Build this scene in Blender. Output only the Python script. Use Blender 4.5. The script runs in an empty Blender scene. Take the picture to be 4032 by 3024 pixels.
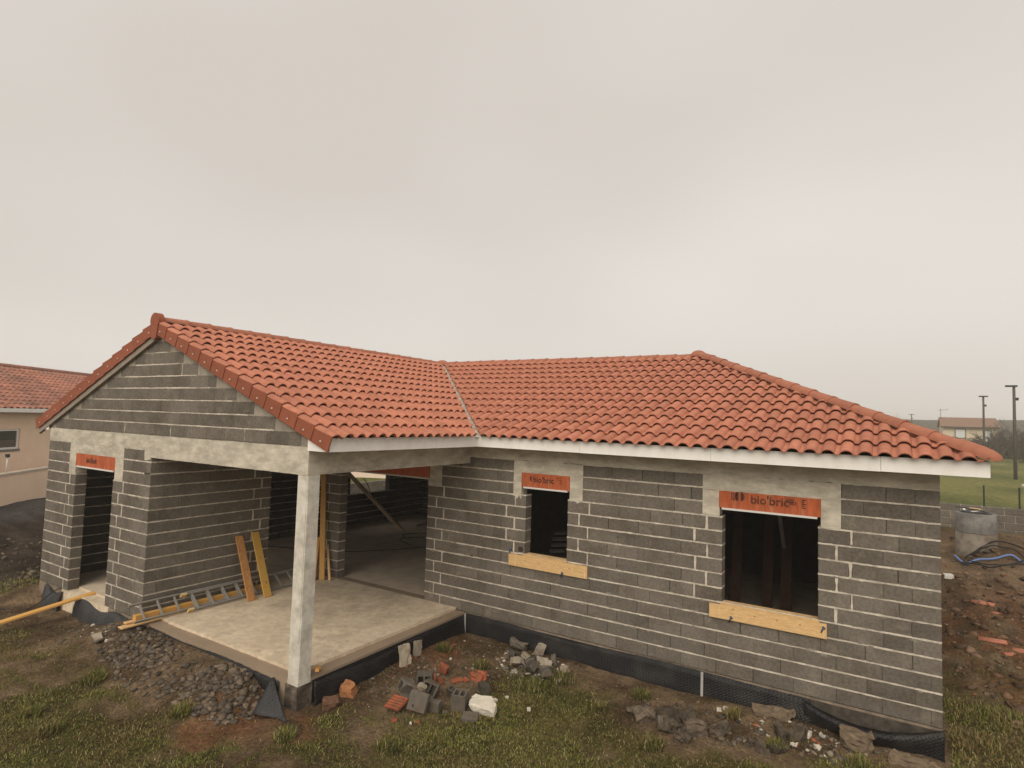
import bpy, bmesh, math, random
import numpy as np
from mathutils import Vector, Matrix

rnd = random.Random(7)
rng = np.random.default_rng(11)
sc = bpy.context.scene
col = sc.collection
R = math.radians

# ------------------------------------------------------------------ camera
CAM_POS = Vector((6.4988, -8.9216, 3.5008))
def camera_axes(yaw, pitch, roll):
    cy, sy, cp, sp = math.cos(yaw), math.sin(yaw), math.cos(pitch), math.sin(pitch)
    f = Vector((sy * cp, cy * cp, sp)); r = Vector((cy, -sy, 0)); u = r.cross(f)
    cr, sr = math.cos(roll), math.sin(roll)
    return cr * r + sr * u, -sr * r + cr * u, f
cr_, cu_, cf_ = camera_axes(R(-32.3292), R(3.4069), R(1.7448))
cam = bpy.data.cameras.new('camera'); cam_o = bpy.data.objects.new('camera', cam); col.objects.link(cam_o)
cam.sensor_width = 36; cam.lens = 2347.18 / 4032 * 36
cam.clip_start = .05; cam.clip_end = 4000
m3 = Matrix((cr_, cu_, -cf_)).transposed()
cam_o.matrix_world = Matrix.Translation(CAM_POS) @ m3.to_4x4()
sc.camera = cam_o

# ------------------------------------------------------------------ sky and sun (overcast)
SUN_EL, SUN_AZ = R(40), math.atan2(.22, -.97)      # azimuth measured from +y towards +x
wd = bpy.data.worlds.new('World'); sc.world = wd; wd.use_nodes = True
nt = wd.node_tree; nt.nodes.clear()
wo = nt.nodes.new('ShaderNodeOutputWorld'); bg = nt.nodes.new('ShaderNodeBackground')
sky = nt.nodes.new('ShaderNodeTexSky'); sky.sky_type = 'NISHITA'; sky.sun_disc = False
sky.sun_elevation = SUN_EL; sky.sun_rotation = SUN_AZ; sky.dust_density = 4; sky.air_density = 1
tc = nt.nodes.new('ShaderNodeTexCoord'); mp = nt.nodes.new('ShaderNodeMapping'); mp.inputs['Scale'].default_value = (1, 1, 2.2)
nz = nt.nodes.new('ShaderNodeTexNoise'); nz.inputs['Scale'].default_value = 1.05; nz.inputs['Detail'].default_value = 2
rp = nt.nodes.new('ShaderNodeValToRGB')
rp.color_ramp.elements[0].position = .3; rp.color_ramp.elements[0].color = (5.2, 4.78, 4.3, 1)
rp.color_ramp.elements[1].position = .7; rp.color_ramp.elements[1].color = (6.25, 5.85, 5.4, 1)
mx = nt.nodes.new('ShaderNodeMix'); mx.data_type = 'RGBA'; mx.inputs['Factor'].default_value = .96
nt.links.new(tc.outputs['Generated'], mp.inputs['Vector']); nt.links.new(mp.outputs['Vector'], nz.inputs['Vector'])
nt.links.new(nz.outputs['Fac'], rp.inputs['Fac'])
nt.links.new(sky.outputs['Color'], mx.inputs['A']); nt.links.new(rp.outputs['Color'], mx.inputs['B'])
nt.links.new(mx.outputs['Result'], bg.inputs['Color']); bg.inputs['Strength'].default_value = .1
nt.links.new(bg.outputs['Background'], wo.inputs['Surface'])
sl = bpy.data.lights.new('sun', 'SUN'); sl.energy = 1.5; sl.angle = R(50); sl.color = (1, .91, .77)
so = bpy.data.objects.new('sun', sl); col.objects.link(so)
sd = Vector((math.sin(SUN_AZ) * math.cos(SUN_EL), math.cos(SUN_AZ) * math.cos(SUN_EL), math.sin(SUN_EL)))
so.rotation_euler = sd.to_track_quat('Z', 'Y').to_euler(); so.location = sd * 30
sc.view_settings.view_transform = 'Standard'; sc.view_settings.look = 'None'
sc.view_settings.exposure = .4; sc.view_settings.gamma = 1
sc.render.engine = 'CYCLES'
sc.cycles.max_bounces = 6; sc.cycles.diffuse_bounces = 4; sc.cycles.volume_bounces = 2
sc.cycles.use_denoising = True

# ------------------------------------------------------------------ helpers
def lin(r, g, b):
    f = lambda c: (c / 255 / 12.92) if c <= 10 else ((c / 255 + .055) / 1.055) ** 2.4
    return (f(r), f(g), f(b))

MATS = {}
def mat(name, base, var=.18, scale=6, rough=.85, bump=.15, bscale=60, rand=0., tint=None, tscale=2.2, tamt=.5, spec=.3, stretch=None, coord='Position', bdist=.01, tint2=None, t2scale=5, t2amt=.6, t2lo=.55, t2hi=.7):
    """procedural material: base colour with two noise scales, per-object variation and fine relief"""
    if name in MATS: return MATS[name]
    m = bpy.data.materials.new(name); m.use_nodes = True; t = m.node_tree; N, Lk = t.nodes, t.links
    b = N['Principled BSDF']; b.inputs['Roughness'].default_value = rough; b.inputs['Specular IOR Level'].default_value = spec
    if coord == 'Position':
        g = N.new('ShaderNodeNewGeometry'); src = g.outputs['Position']
    else:
        g = N.new('ShaderNodeTexCoord'); src = g.outputs['Object']
    mpn = N.new('ShaderNodeMapping'); Lk.new(src, mpn.inputs['Vector'])
    if stretch: mpn.inputs['Scale'].default_value = stretch
    def noise(s, d=5):
        n = N.new('ShaderNodeTexNoise'); n.inputs['Scale'].default_value = s; n.inputs['Detail'].default_value = d; n.inputs['Roughness'].default_value = .65
        Lk.new(mpn.outputs['Vector'], n.inputs['Vector']); return n
    n1 = noise(scale)
    r = N.new('ShaderNodeMapRange'); r.inputs['From Min'].default_value = .3; r.inputs['From Max'].default_value = .7
    r.inputs['To Min'].default_value = 1 - var; r.inputs['To Max'].default_value = 1 + var
    Lk.new(n1.outputs['Fac'], r.inputs['Value'])
    fac = r.outputs['Result']
    if rand:
        oi = N.new('ShaderNodeObjectInfo'); r2 = N.new('ShaderNodeMapRange')
        r2.inputs['To Min'].default_value = 1 - rand; r2.inputs['To Max'].default_value = 1 + rand
        Lk.new(oi.outputs['Random'], r2.inputs['Value'])
        mu = N.new('ShaderNodeMath'); mu.operation = 'MULTIPLY'; Lk.new(fac, mu.inputs[0]); Lk.new(r2.outputs['Result'], mu.inputs[1]); fac = mu.outputs[0]
    cout = None
    c0 = N.new('ShaderNodeRGB'); c0.outputs[0].default_value = (*base, 1); cout = c0.outputs[0]
    if tint:
        n3 = noise(tscale, 4); r3 = N.new('ShaderNodeMapRange'); r3.inputs['From Min'].default_value = .42; r3.inputs['From Max'].default_value = .66; r3.inputs['To Max'].default_value = tamt
        Lk.new(n3.outputs['Fac'], r3.inputs['Value'])
        mi = N.new('ShaderNodeMix'); mi.data_type = 'RGBA'; Lk.new(r3.outputs['Result'], mi.inputs['Factor']); Lk.new(cout, mi.inputs['A']); mi.inputs['B'].default_value = (*tint, 1); cout = mi.outputs['Result']
    if tint2:
        n4 = noise(t2scale, 6); r4 = N.new('ShaderNodeMapRange'); r4.inputs['From Min'].default_value = t2lo; r4.inputs['From Max'].default_value = t2hi; r4.inputs['To Max'].default_value = t2amt
        Lk.new(n4.outputs['Fac'], r4.inputs['Value'])
        mi2 = N.new('ShaderNodeMix'); mi2.data_type = 'RGBA'; Lk.new(r4.outputs['Result'], mi2.inputs['Factor']); Lk.new(cout, mi2.inputs['A']); mi2.inputs['B'].default_value = (*tint2, 1); cout = mi2.outputs['Result']
    vm = N.new('ShaderNodeVectorMath'); vm.operation = 'SCALE'; Lk.new(cout, vm.inputs[0]); Lk.new(fac, vm.inputs['Scale'])
    Lk.new(vm.outputs[0], b.inputs['Base Color'])
    if bump:
        n2 = noise(bscale, 4); bp = N.new('ShaderNodeBump'); bp.inputs['Strength'].default_value = bump; bp.inputs['Distance'].default_value = bdist
        Lk.new(n2.outputs['Fac'], bp.inputs['Height']); Lk.new(bp.outputs['Normal'], b.inputs['Normal'])
    MATS[name] = m; return m

class MB:
    """collects polygons; build() links them as one mesh object"""
    def __init__(s): s.v = []; s.f = []; s.m = []; s.sm = []
    def poly(s, pts, mi=0, sm=False):
        n = len(s.v); s.v += [tuple(p) for p in pts]; s.f.append(list(range(n, n + len(pts)))); s.m.append(mi); s.sm.append(sm)
    def hexa(s, p, mi=0):
        """8 corners: bottom 0-3 ccw, top 4-7"""
        n = len(s.v); s.v += [tuple(q) for q in p]
        for f in ((0, 3, 2, 1), (4, 5, 6, 7), (0, 1, 5, 4), (1, 2, 6, 5), (2, 3, 7, 6), (3, 0, 4, 7)):
            s.f.append([n + i for i in f]); s.m.append(mi); s.sm.append(False)
    def box(s, a, b, mi=0, M=None):
        (x0, y0, z0), (x1, y1, z1) = a, b
        p = [(x0, y0, z0), (x1, y0, z0), (x1, y1, z0), (x0, y1, z0), (x0, y0, z1), (x1, y0, z1), (x1, y1, z1), (x0, y1, z1)]
        if M: p = [tuple(M @ Vector(q)) for q in p]
        s.hexa(p, mi)
    def bar(s, a, b, w, h, mi=0, up=(0, 0, 1), jit=0):
        a, b = Vector(a), Vector(b); d = (b - a).normalized(); up = Vector(up)
        r = d.cross(up).normalized() * (w / 2); u = r.cross(d).normalized() * (h / 2)
        s.hexa([a - r - u, b - r - u, b + r - u, a + r - u, a - r + u, b - r + u, b + r + u, a + r + u], mi)
    def tube(s, pts, rad, n=8, mi=0, cap=True, sm=True):
        pts = [Vector(p) for p in pts]; rad = rad if isinstance(rad, (list, tuple)) else [rad] * len(pts)
        base = len(s.v); up = Vector((0, 0, 1)); prev = None
        for i, p in enumerate(pts):
            d = (pts[min(i + 1, len(pts) - 1)] - pts[max(i - 1, 0)]).normalized()
            if prev is None: r = d.cross(up if abs(d.z) < .95 else Vector((1, 0, 0))).normalized()
            else: r = (prev - d * prev.dot(d)).normalized()
            prev = r; u = r.cross(d)
            for k in range(n):
                a = 2 * math.pi * k / n; s.v.append(tuple(p + (r * math.cos(a) + u * math.sin(a)) * rad[i]))
        for i in range(len(pts) - 1):
            for k in range(n):
                a, b = base + i * n + k, base + i * n + (k + 1) % n
                s.f.append([a, b, b + n, a + n]); s.m.append(mi); s.sm.append(sm)
        if cap:
            s.f.append([base + k for k in range(n)][::-1]); s.m.append(mi); s.sm.append(False)
            e = base + (len(pts) - 1) * n; s.f.append([e + k for k in range(n)]); s.m.append(mi); s.sm.append(False)
    def grid(s, P, mi=0, sm=True):
        """P: rows of points"""
        n = len(s.v); c = len(P[0])
        for row in P: s.v += [tuple(p) for p in row]
        for i in range(len(P) - 1):
            for j in range(c - 1):
                s.f.append([n + i * c + j, n + i * c + j + 1, n + (i + 1) * c + j + 1, n + (i + 1) * c + j]); s.m.append(mi); s.sm.append(sm)
    def mesh(s, name, mats):
        me = bpy.data.meshes.new(name); me.from_pydata(s.v, [], s.f)
        for m in (mats if isinstance(mats, (list, tuple)) else [mats]): me.materials.append(m)
        me.polygons.foreach_set('material_index', s.m); me.polygons.foreach_set('use_smooth', s.sm); me.update()
        return me
    def build(s, name, mats, parent=None):
        return obj(name, s.mesh(name, mats), parent)

def obj(name, me, parent=None, M=None):
    o = bpy.data.objects.new(name, me); col.objects.link(o)
    if M is not None: o.matrix_world = M
    if parent is not None:
        o.parent = parent; o.matrix_parent_inverse = PINV.get(parent.name, Matrix.Identity(4))
    return o
PINV = {}
def thing(name, label, cat, loc=(0, 0, 0), group=None):
    o = bpy.data.objects.new(name, None); col.objects.link(o); o.location = loc; o.empty_display_size = .2
    PINV[o.name] = Matrix.Translation(-Vector(loc))
    return tag(o, label, cat, group)
def tag(o, label, cat, group=None):
    o['label'] = label; o['category'] = cat
    if 'kind' not in o: o['kind'] = 'thing'
    if group: o['group'] = group
    return o
def struct(o): o['kind'] = 'structure'; return o
def stuff(o): o['kind'] = 'stuff'; return o

def chamfer_box(L, H, T, c=.007):
    """block of length L (x), thickness T (y), height H (z), centred, with chamfered edges"""
    bm = bmesh.new(); bmesh.ops.create_cube(bm, size=1)
    for v in bm.verts: v.co = Vector((v.co.x * L, v.co.y * T, v.co.z * H))
    bmesh.ops.bevel(bm, geom=list(bm.edges), offset=c, segments=1, affect='EDGES')
    me = bpy.data.meshes.new('block'); bm.to_mesh(me); bm.free(); return me

# lattice noise in numpy
_T = rng.random((64, 64))
def vnoise(x, y):
    x = np.asarray(x, float); y = np.asarray(y, float)
    xi = np.floor(x).astype(int); yi = np.floor(y).astype(int); fx = x - xi; fy = y - yi
    fx = fx * fx * (3 - 2 * fx); fy = fy * fy * (3 - 2 * fy)
    a = _T[xi % 64, yi % 64]; b = _T[(xi + 1) % 64, yi % 64]; c = _T[xi % 64, (yi + 1) % 64]; d = _T[(xi + 1) % 64, (yi + 1) % 64]
    return (a * (1 - fx) + b * fx) * (1 - fy) + (c * (1 - fx) + d * fx) * fy
def fbm(x, y, o=4):
    s = 0; a = .5; t = 0
    for i in range(o):
        s = s + a * vnoise(x * 2 ** i + 17.3 * i, y * 2 ** i + 5.1 * i); t += a; a *= .5
    return s / t
def sstep(a, b, x):
    t = np.clip((np.asarray(x, float) - a) / (b - a), 0, 1); return t * t * (3 - 2 * t)

# ------------------------------------------------------------------ materials
M_BLOCK = mat('concrete_block_grey', (.188, .167, .140), .26, 26, .95, .7, 120, rand=.16, tint=(.125, .106, .083), tscale=1.9, tamt=.75, spec=.1, bdist=.014, tint2=(.27, .236, .19), t2scale=3.3, t2amt=.6)
M_BLOCKD = mat('wall_core_grey', (.07, .06, .05), .2, 7, .95, .3, 90, spec=.1)
M_MORTAR = mat('mortar_pale', (.66, .595, .50), .22, 18, .95, .5, 80, tint=(.38, .335, .275), tscale=3.5, tamt=.9, spec=.1)
M_CONC = mat('cast_concrete', (.60, .55, .455), .18, 5, .9, .4, 60, tint=(.37, .33, .265), tscale=2.4, tamt=.75, spec=.15, stretch=(1, 1, 2.6))
M_CONCP = mat('column_concrete', (.70, .665, .585), .12, 6, .85, .45, 60, tint=(.43, .39, .325), tscale=4.5, tamt=.75, spec=.15)
M_SLAB = mat('slab_screed', (.70, .585, .435), .16, 9, .9, .5, 40, tint=(.47, .375, .275), tscale=1.5, tamt=.7, spec=.15, tint2=(.27, .19, .13), t2scale=7, t2amt=.6, t2lo=.6, t2hi=.74)
M_RIM = mat('slab_rim_concrete', (.33, .25, .18), .15, 4, .95, .4, 45, tint=(.24, .19, .14), tscale=2, tamt=.6, spec=.1)
M_TILE = mat('terracotta_tile', (.475, .190, .120), .15, 11, .85, .3, 150, rand=.12, tint=(.39, .148, .092), tscale=3, tamt=.5, spec=.25)
M_TILES = mat('terracotta_tile_mass', (.475, .190, .120), .22, 9, .82, .2, 160, tint=(.39, .148, .092), tscale=3, tamt=.6, spec=.25)
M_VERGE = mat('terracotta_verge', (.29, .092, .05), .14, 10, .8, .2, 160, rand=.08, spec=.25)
M_RIDGE = mat('terracotta_ridge', (.37, .145, .09), .13, 9, .82, .2, 140, rand=.1, tint=(.38, .16, .1), spec=.25)
M_DECK_HOLE = mat('roof_underlay_and_hole_dark', (.05, .03, .025), .2, 5, .9, 0)
M_FASCIA = mat('white_pvc_board', (.92, .9, .86), .04, 7, .55, .05, 20, spec=.35, tint=(.72, .67, .6), tscale=3, tamt=.35, stretch=(1, 1, .3))
M_SOFFIT = mat('white_soffit', (.7, .66, .6), .04, 4, .6, 0)
M_LINTEL = mat('terracotta_lintel', (.53, .135, .055), .2, 8, .92, .5, 50, tint=(.36, .105, .055), tscale=5, tamt=.8, spec=.1, stretch=(3, 3, .5), tint2=(.5, .33, .22), t2scale=4.5, t2amt=.75, t2lo=.56, t2hi=.72)
M_INK = mat('black_print', (.07, .033, .022), .4, 30, .9, 0, tint=(.30, .09, .045), tscale=14, tamt=.55)
M_PVC = mat('pale_strip', (.74, .71, .68), .05, 4, .6, 0)
M_WOOD = mat('fresh_pine', (.76, .51, .25), .16, 5, .75, .15, 60, rand=.1, tint=(.64, .38, .15), tscale=6, tamt=.6, stretch=(2, 2, 14))
M_WOODB = mat('orange_formwork_wood', (.64, .36, .10), .15, 5, .75, .15, 60, rand=.12, tint=(.5, .25, .065), tscale=5, tamt=.6, stretch=(6, 6, 2))
M_KNOT = mat('wood_knot', (.2, .09, .03), .2, 20, .8, 0)
M_ALU = mat('dull_aluminium', (.27, .26, .245), .12, 12, .45, .05, 60, spec=.5)
M_MEMB = None
M_METAL = mat('galvanised_strip', (.42, .41, .39), .15, 12, .5, .1, 60, spec=.5)
M_BLUE = mat('blue_tie', (.03, .08, .2), .1, 12, .5, 0)
M_BROKEN = mat('broken_block_grey', (.128, .115, .098), .3, 14, .95, .6, 90, rand=.3, spec=.1, tint=(.1, .075, .05), tscale=7, tamt=.8)
M_PALE = mat('pale_concrete_chunk', (.40, .35, .28), .25, 12, .95, .6, 70, rand=.2, spec=.1, tint=(.2, .15, .1), tscale=6, tamt=.8)
M_RED = mat('broken_terracotta', (.33, .098, .05), .25, 12, .9, .5, 70, rand=.25, spec=.1, tint=(.16, .09, .055), tscale=8, tamt=.8)
M_STONE = mat('dark_stone', (.095, .078, .06), .4, 9, .95, .5, 60, rand=.3, tint=(.16, .12, .085), tscale=2.5, tamt=.7, spec=.1)
M_FLOORI = mat('indoor_floor', (.62, .52, .40), .15, 3, .95, .2, 40, spec=.08)
M_INNER_SHADED = mat('indoor_blockwork_shaded', (.05, .043, .036), .2, 6, .95, .3, 90, spec=.05)  # block grey darkened: the indoor shade is put into the colour

# dimpled black membrane: relief from a lattice of studs
def make_membrane(name, base):
    m = bpy.data.materials.new(name); m.use_nodes = True; t = m.node_tree; N, Lk = t.nodes, t.links
    b = N['Principled BSDF']; b.inputs['Base Color'].default_value = (*base, 1); b.inputs['Roughness'].default_value = .5; b.inputs['Specular IOR Level'].default_value = .35
    g = N.new('ShaderNodeNewGeometry'); v = N.new('ShaderNodeTexVoronoi'); v.inputs['Scale'].default_value = 34; v.inputs['Randomness'].default_value = .06
    mpn = N.new('ShaderNodeMapping'); mpn.inputs['Rotation'].default_value = (.5, .5, .78)
    Lk.new(g.outputs['Position'], mpn.inputs['Vector']); Lk.new(mpn.outputs['Vector'], v.inputs['Vector'])
    n = N.new('ShaderNodeTexNoise'); n.inputs['Scale'].default_value = 3; Lk.new(g.outputs['Position'], n.inputs['Vector'])
    r = N.new('ShaderNodeMapRange'); r.inputs['From Min'].default_value = .45; r.inputs['From Max'].default_value = .75; r.inputs['To Max'].default_value = .5
    Lk.new(n.outputs['Fac'], r.inputs['Value'])
    mi = N.new('ShaderNodeMix'); mi.data_type = 'RGBA'; mi.inputs['A'].default_value = (*base, 1); mi.inputs['B'].default_value = (.05, .044, .037, 1)
    Lk.new(r.outputs['Result'], mi.inputs['Factor']); Lk.new(mi.outputs['Result'], b.inputs['Base Color'])
    bp = N.new('ShaderNodeBump'); bp.inputs['Strength'].default_value = .9; bp.inputs['Distance'].default_value = .012; bp.invert = True
    Lk.new(v.outputs['Distance'], bp.inputs['Height']); Lk.new(bp.outputs['Normal'], b.inputs['Normal'])
    return m
M_MEMB = make_membrane('black_dimpled_membrane', (.010, .010, .012))
M_MEMBG = make_membrane('grey_dimpled_membrane', (.035, .035, .038))

# ------------------------------------------------------------------ ground
XR, XL, XG, XT, XD, XE, D = 7.02, -.976, -7.922, -3.961, -6.688, -5.221, 3.626
YBK = 7.92                                   # outer face of the back wall
CX = -3.961                                  # ridge line of the left wing
def ground_raw(x, y):
    x = np.asarray(x, float); y = np.asarray(y, float)
    z = np.full(np.broadcast(x, y).shape, -.335) - .012 * np.clip(-y - 1, 0, 30) * sstep(-3, -6, y)
    # soil heaped against the terrace front
    wx = sstep(-4.75, -4.2, x) * (1 - sstep(-.95, -.35, x))
    z = z + .27 * wx * np.exp(-(np.clip(-3.72 - y, 0, 9) / .62) ** 2) * sstep(-3.3, -3.6, y)
    z = z + .16 * np.exp(-((x + 4.75) / .5) ** 2 - ((y + 3.9) / .5) ** 2)
    z = z + .24 * np.exp(-((x + 8.15) / .38) ** 2 - ((y + 3.5) / .5) ** 2)
    # rubble ground beside the terrace
    z = z + .07 * np.exp(-((x - .15) / .5) ** 2 - ((y + 1.1) / .7) ** 2) + .05 * np.exp(-((x - 5.2) / .5) ** 2 - ((y + .25) / .3) ** 2)
    # right hand bank and the field behind
    out = sstep(7.05, 8.0, x)
    back = sstep(8.1, 9.5, y)
    rise = .044 * np.clip(y, 0, 11.4) + .5 * sstep(11.2, 13.6, y) + .30 * np.exp(-((x - 9.1) / .75) ** 2 - ((y - 11.3) / .9) ** 2)
    z = z + rise * np.maximum(out, back * sstep(-2, 3, x))
    z = z + .45 * sstep(-2, 3, x) * sstep(13.7, 16, y)
    # ground climbs to the neighbour on the left
    z = z + .55 * sstep(-10.5, -17.5, x) * sstep(12, 4, y + .3 * x + 6)
    z = z + 1.14 * sstep(-10.62, -10.9, x) * sstep(3, 4.5, y)
    return z
def ground_h(x, y):
    z = ground_raw(x, y)
    near = sstep(16, 9, np.hypot(x, y + 1))
    lump = (fbm(x * 1.3, y * 1.3, 3) - .5) * .09 + (fbm(x * 5.1, y * 5.1, 3) - .5) * .05 + (fbm(x * 17, y * 17, 2) - .5) * .016
    wall = np.maximum(sstep(-8.0, -7.6, x) * sstep(7.1, 6.9, x) * sstep(-.1, .05, y), sstep(-8.0, -7.9, x) * sstep(.1, 0, x) * sstep(-3.7, -3.6, y))
    lump = lump * (1 - wall)
    far = (fbm(x * .4, y * .4, 3) - .5) * .2 * sstep(-8.5, -11, x) + (fbm(x * 1.1 + 3, y * 1.1, 3) - .5) * .22 * sstep(-8.4, -10.5, x) * sstep(-22, -16, x) + ((fbm(x * 1.6, y * 1.6, 4) - .5) * .34 + (fbm(x * 5, y * 5, 3) - .5) * .16) * sstep(7.3, 8.0, x) * sstep(1, 4, y) * sstep(14, 10, y)
    return z + lump * (.35 + .65 * near) * sstep(40, 20, np.hypot(x, y)) + far
def gz(x, y): return float(ground_h(np.array([x]), np.array([y]))[0])

def grass_mask(x, y):
    """0 bare soil .. 1 grass, near the house"""
    n = fbm(x * .9 + 4, y * .9 + 1, 4); n2 = fbm(x * 3.1 + 8, y * 3.1, 3)
    m = sstep(.36, .54, n * .72 + n2 * .28 + .03)
    # strip beside the walls and the heaps stay bare
    dw = np.where(x > -.1, np.minimum(np.abs(y), 99), np.where(x > -8, -3.63 - y, 99))
    bare = np.where((x > 0) & (x < 7.1), sstep(1.15, .45, -y + (n2 - .5) * .9), 0)
    bare = np.maximum(bare, np.where((x <= .4) & (x > -8.6), sstep(1.5, .75, (-3.63 - y) + (n2 - .5) * 1.0), 0))
    bare = np.maximum(bare, sstep(1.25, .6, np.hypot((x - .75) / 1.25, (y + 1.9) / 1.5) + (n2 - .5) * .5))
    bare = np.maximum(bare, sstep(1.2, .7, np.hypot((x - 4.5) / 1.6, (y + .85) / .75) + (n2 - .5) * .5))
    for cx, cy, rx, ry in ((-3.9, -5.0, .8, .22), (-.5, -4.65, .55, .3), (-2.1, -4.3, .7, .3), (.25, -4.0, .5, .35), (-2.0, -4.95, .35, .2)):
        bare = np.maximum(bare, .9 * sstep(1.3, .6, np.hypot((x - cx) / rx, (y - cy) / ry) + (n2 - .5) * .7))
    m = m * (1 - bare)
    boost = np.where((x > .6) & (x < 6), sstep(-1.4, -2.2, y), 0)
    m = np.maximum(m, boost * sstep(.27, .5, n) * (1 - bare))
    right = np.where(x > 7.1, sstep(4.2, 1.2, y + (n - .5) * 4) * sstep(.3, .5, n2 + .12), 1.)
    left = np.where(x < -8.3, sstep(-11, -9.2, x + (n2 - .5) * 1.4), 1.)
    return m * right * left

def lines(a, b, s, lo, hi, grow=1.22):
    L = list(np.arange(a, b + 1e-6, s)); st = s; v = b
    while v < hi: st *= grow; v += st; L.append(v)
    st = s; v = a
    while v > lo: st *= grow; v -= st; L.insert(0, v)
    return np.array(L)
gx = lines(-9.2, 9.6, .052, -900, 900); gy = lines(-6.6, 2.0, .052, -300, 1100, 1.09)
X, Y = np.meshgrid(gx, gy); Z = ground_h(X, Y)
nv = X.size; idx = np.arange(nv).reshape(X.shape)
faces = np.stack([idx[:-1, :-1], idx[:-1, 1:], idx[1:, 1:], idx[1:, :-1]], -1).reshape(-1, 4)
me = bpy.data.meshes.new('ground')
me.vertices.add(nv); me.vertices.foreach_set('co', np.stack([X, Y, Z], -1).reshape(-1))
me.loops.add(faces.size); me.loops.foreach_set('vertex_index', faces.reshape(-1).astype(np.int32))
me.polygons.add(len(faces)); me.polygons.foreach_set('loop_start', np.arange(0, faces.size, 4, dtype=np.int32))
me.polygons.foreach_set('use_smooth', np.ones(len(faces), bool)); me.update(calc_edges=True)
GM = grass_mask(X, Y)
wood = fbm(X * .7 + 31, Y * .7 + 7, 4)
soil_a = np.array([.120, .080, .048]); soil_b = np.array([.225, .158, .098]); soil_r = np.array([.22, .105, .052]); soil_d = np.array([.05, .037, .028])
k = sstep(.35, .65, fbm(X * 2.3, Y * 2.3, 4))[..., None]
C = soil_a * (1 - k) + soil_b * k
red = np.zeros_like(X)
for cx, cy, rx, ry in ((-.55, -4.2, .8, .5), (.35, -3.9, .5, .4), (.2, -1.2, .6, .9), (-.5, -4.7, .6, .3), (9, 5, 3, 3.5), (8.4, 2.5, .8, 1.5)):
    red = np.maximum(red, sstep(1.3, .3, np.hypot((X - cx) / rx, (Y - cy) / ry)))
red = (red * sstep(.38, .6, fbm(X * 3 + 9, Y * 3, 3)))[..., None] * .8
C = C * (1 - red) + soil_r * red
gr = np.array([.075, .066, .024]) * (1 - k) + np.array([.125, .098, .04]) * k
C = C * (1 - GM[..., None]) + gr * GM[..., None]
# dark tilled earth and a tarmac strip towards the neighbour, gravel behind, green field beyond the boundary wall
de = (sstep(-8.9, -10.2, X + (fbm(X, Y, 3) - .5) * 1.5) * sstep(40, 20, np.abs(Y)))[..., None]
C = C * (1 - de) + (soil_d * (.75 + .6 * k)) * de
uu = (X + 17.3) * .87 + (Y + 1.4) * .49            # distance in front of the neighbour's wall
dr = (sstep(1.9, 1.3, uu + (fbm(X * .8, Y * .8, 3) - .5) * 1.6) * sstep(-9, -10, X))[..., None]
C = C * (1 - dr) + np.array([.085, .08, .075]) * dr
gv = (sstep(-8.1, -8.6, X) * sstep(3.5, 5, Y) * sstep(-10.9, -10.6, X))[..., None]
C = C * (1 - gv) + np.array([.22, .205, .185]) * gv
fg = np.maximum(np.maximum(sstep(13.6, 13.9, Y), sstep(-26, -30, X)), sstep(-10.7, -10.95, X) * sstep(3.5, 5, Y))[..., None]
kk = sstep(.3, .7, fbm(X * .25, Y * .25, 4))[..., None]
C = C * (1 - fg) + (np.array([.125, .14, .05]) * (1 - kk) + np.array([.22, .21, .08]) * kk) * fg
ca = me.color_attributes.new('soil', 'FLOAT_COLOR', 'POINT')
ca.data.foreach_set('color', np.concatenate([C, np.ones(C.shape[:2] + (1,))], -1).reshape(-1).astype(np.float32))
gm = bpy.data.materials.new('soil_and_turf'); gm.use_nodes = True; t = gm.node_tree; N, Lk = t.nodes, t.links
b = N['Principled BSDF']; b.inputs['Roughness'].default_value = 1; b.inputs['Specular IOR Level'].default_value = .05
at = N.new('ShaderNodeAttribute'); at.attribute_name = 'soil'
g = N.new('ShaderNodeNewGeometry')
n1 = N.new('ShaderNodeTexNoise'); n1.inputs['Scale'].default_value = 22; n1.inputs['Detail'].default_value = 6; n1.inputs['Roughness'].default_value = .75
n2 = N.new('ShaderNodeTexNoise'); n2.inputs['Scale'].default_value = 3.5; n2.inputs['Detail'].default_value = 5
for n in (n1, n2): Lk.new(g.outputs['Position'], n.inputs['Vector'])
r1 = N.new('ShaderNodeMapRange'); r1.inputs['From Min'].default_value = .3; r1.inputs['From Max'].default_value = .7; r1.inputs['To Min'].default_value = .42; r1.inputs['To Max'].default_value = 1.58
r2 = N.new('ShaderNodeMapRange'); r2.inputs['From Min'].default_value = .3; r2.inputs['From Max'].default_value = .7; r2.inputs['To Min'].default_value = .72; r2.inputs['To Max'].default_value = 1.28
Lk.new(n1.outputs['Fac'], r1.inputs['Value']); Lk.new(n2.outputs['Fac'], r2.inputs['Value'])
mu = N.new('ShaderNodeMath'); mu.operation = 'MULTIPLY'; Lk.new(r1.outputs['Result'], mu.inputs[0]); Lk.new(r2.outputs['Result'], mu.inputs[1])
vm = N.new('ShaderNodeVectorMath'); vm.operation = 'SCALE'; Lk.new(at.outputs['Color'], vm.inputs[0]); Lk.new(mu.outputs[0], vm.inputs['Scale']); Lk.new(vm.outputs[0], b.inputs['Base Color'])
bp = N.new('ShaderNodeBump'); bp.inputs['Strength'].default_value = 1; bp.inputs['Distance'].default_value = .06; Lk.new(n1.outputs['Fac'], bp.inputs['Height']); Lk.new(bp.outputs['Normal'], b.inputs['Normal'])
me.materials.append(gm)
struct(obj('ground', me))

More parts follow.
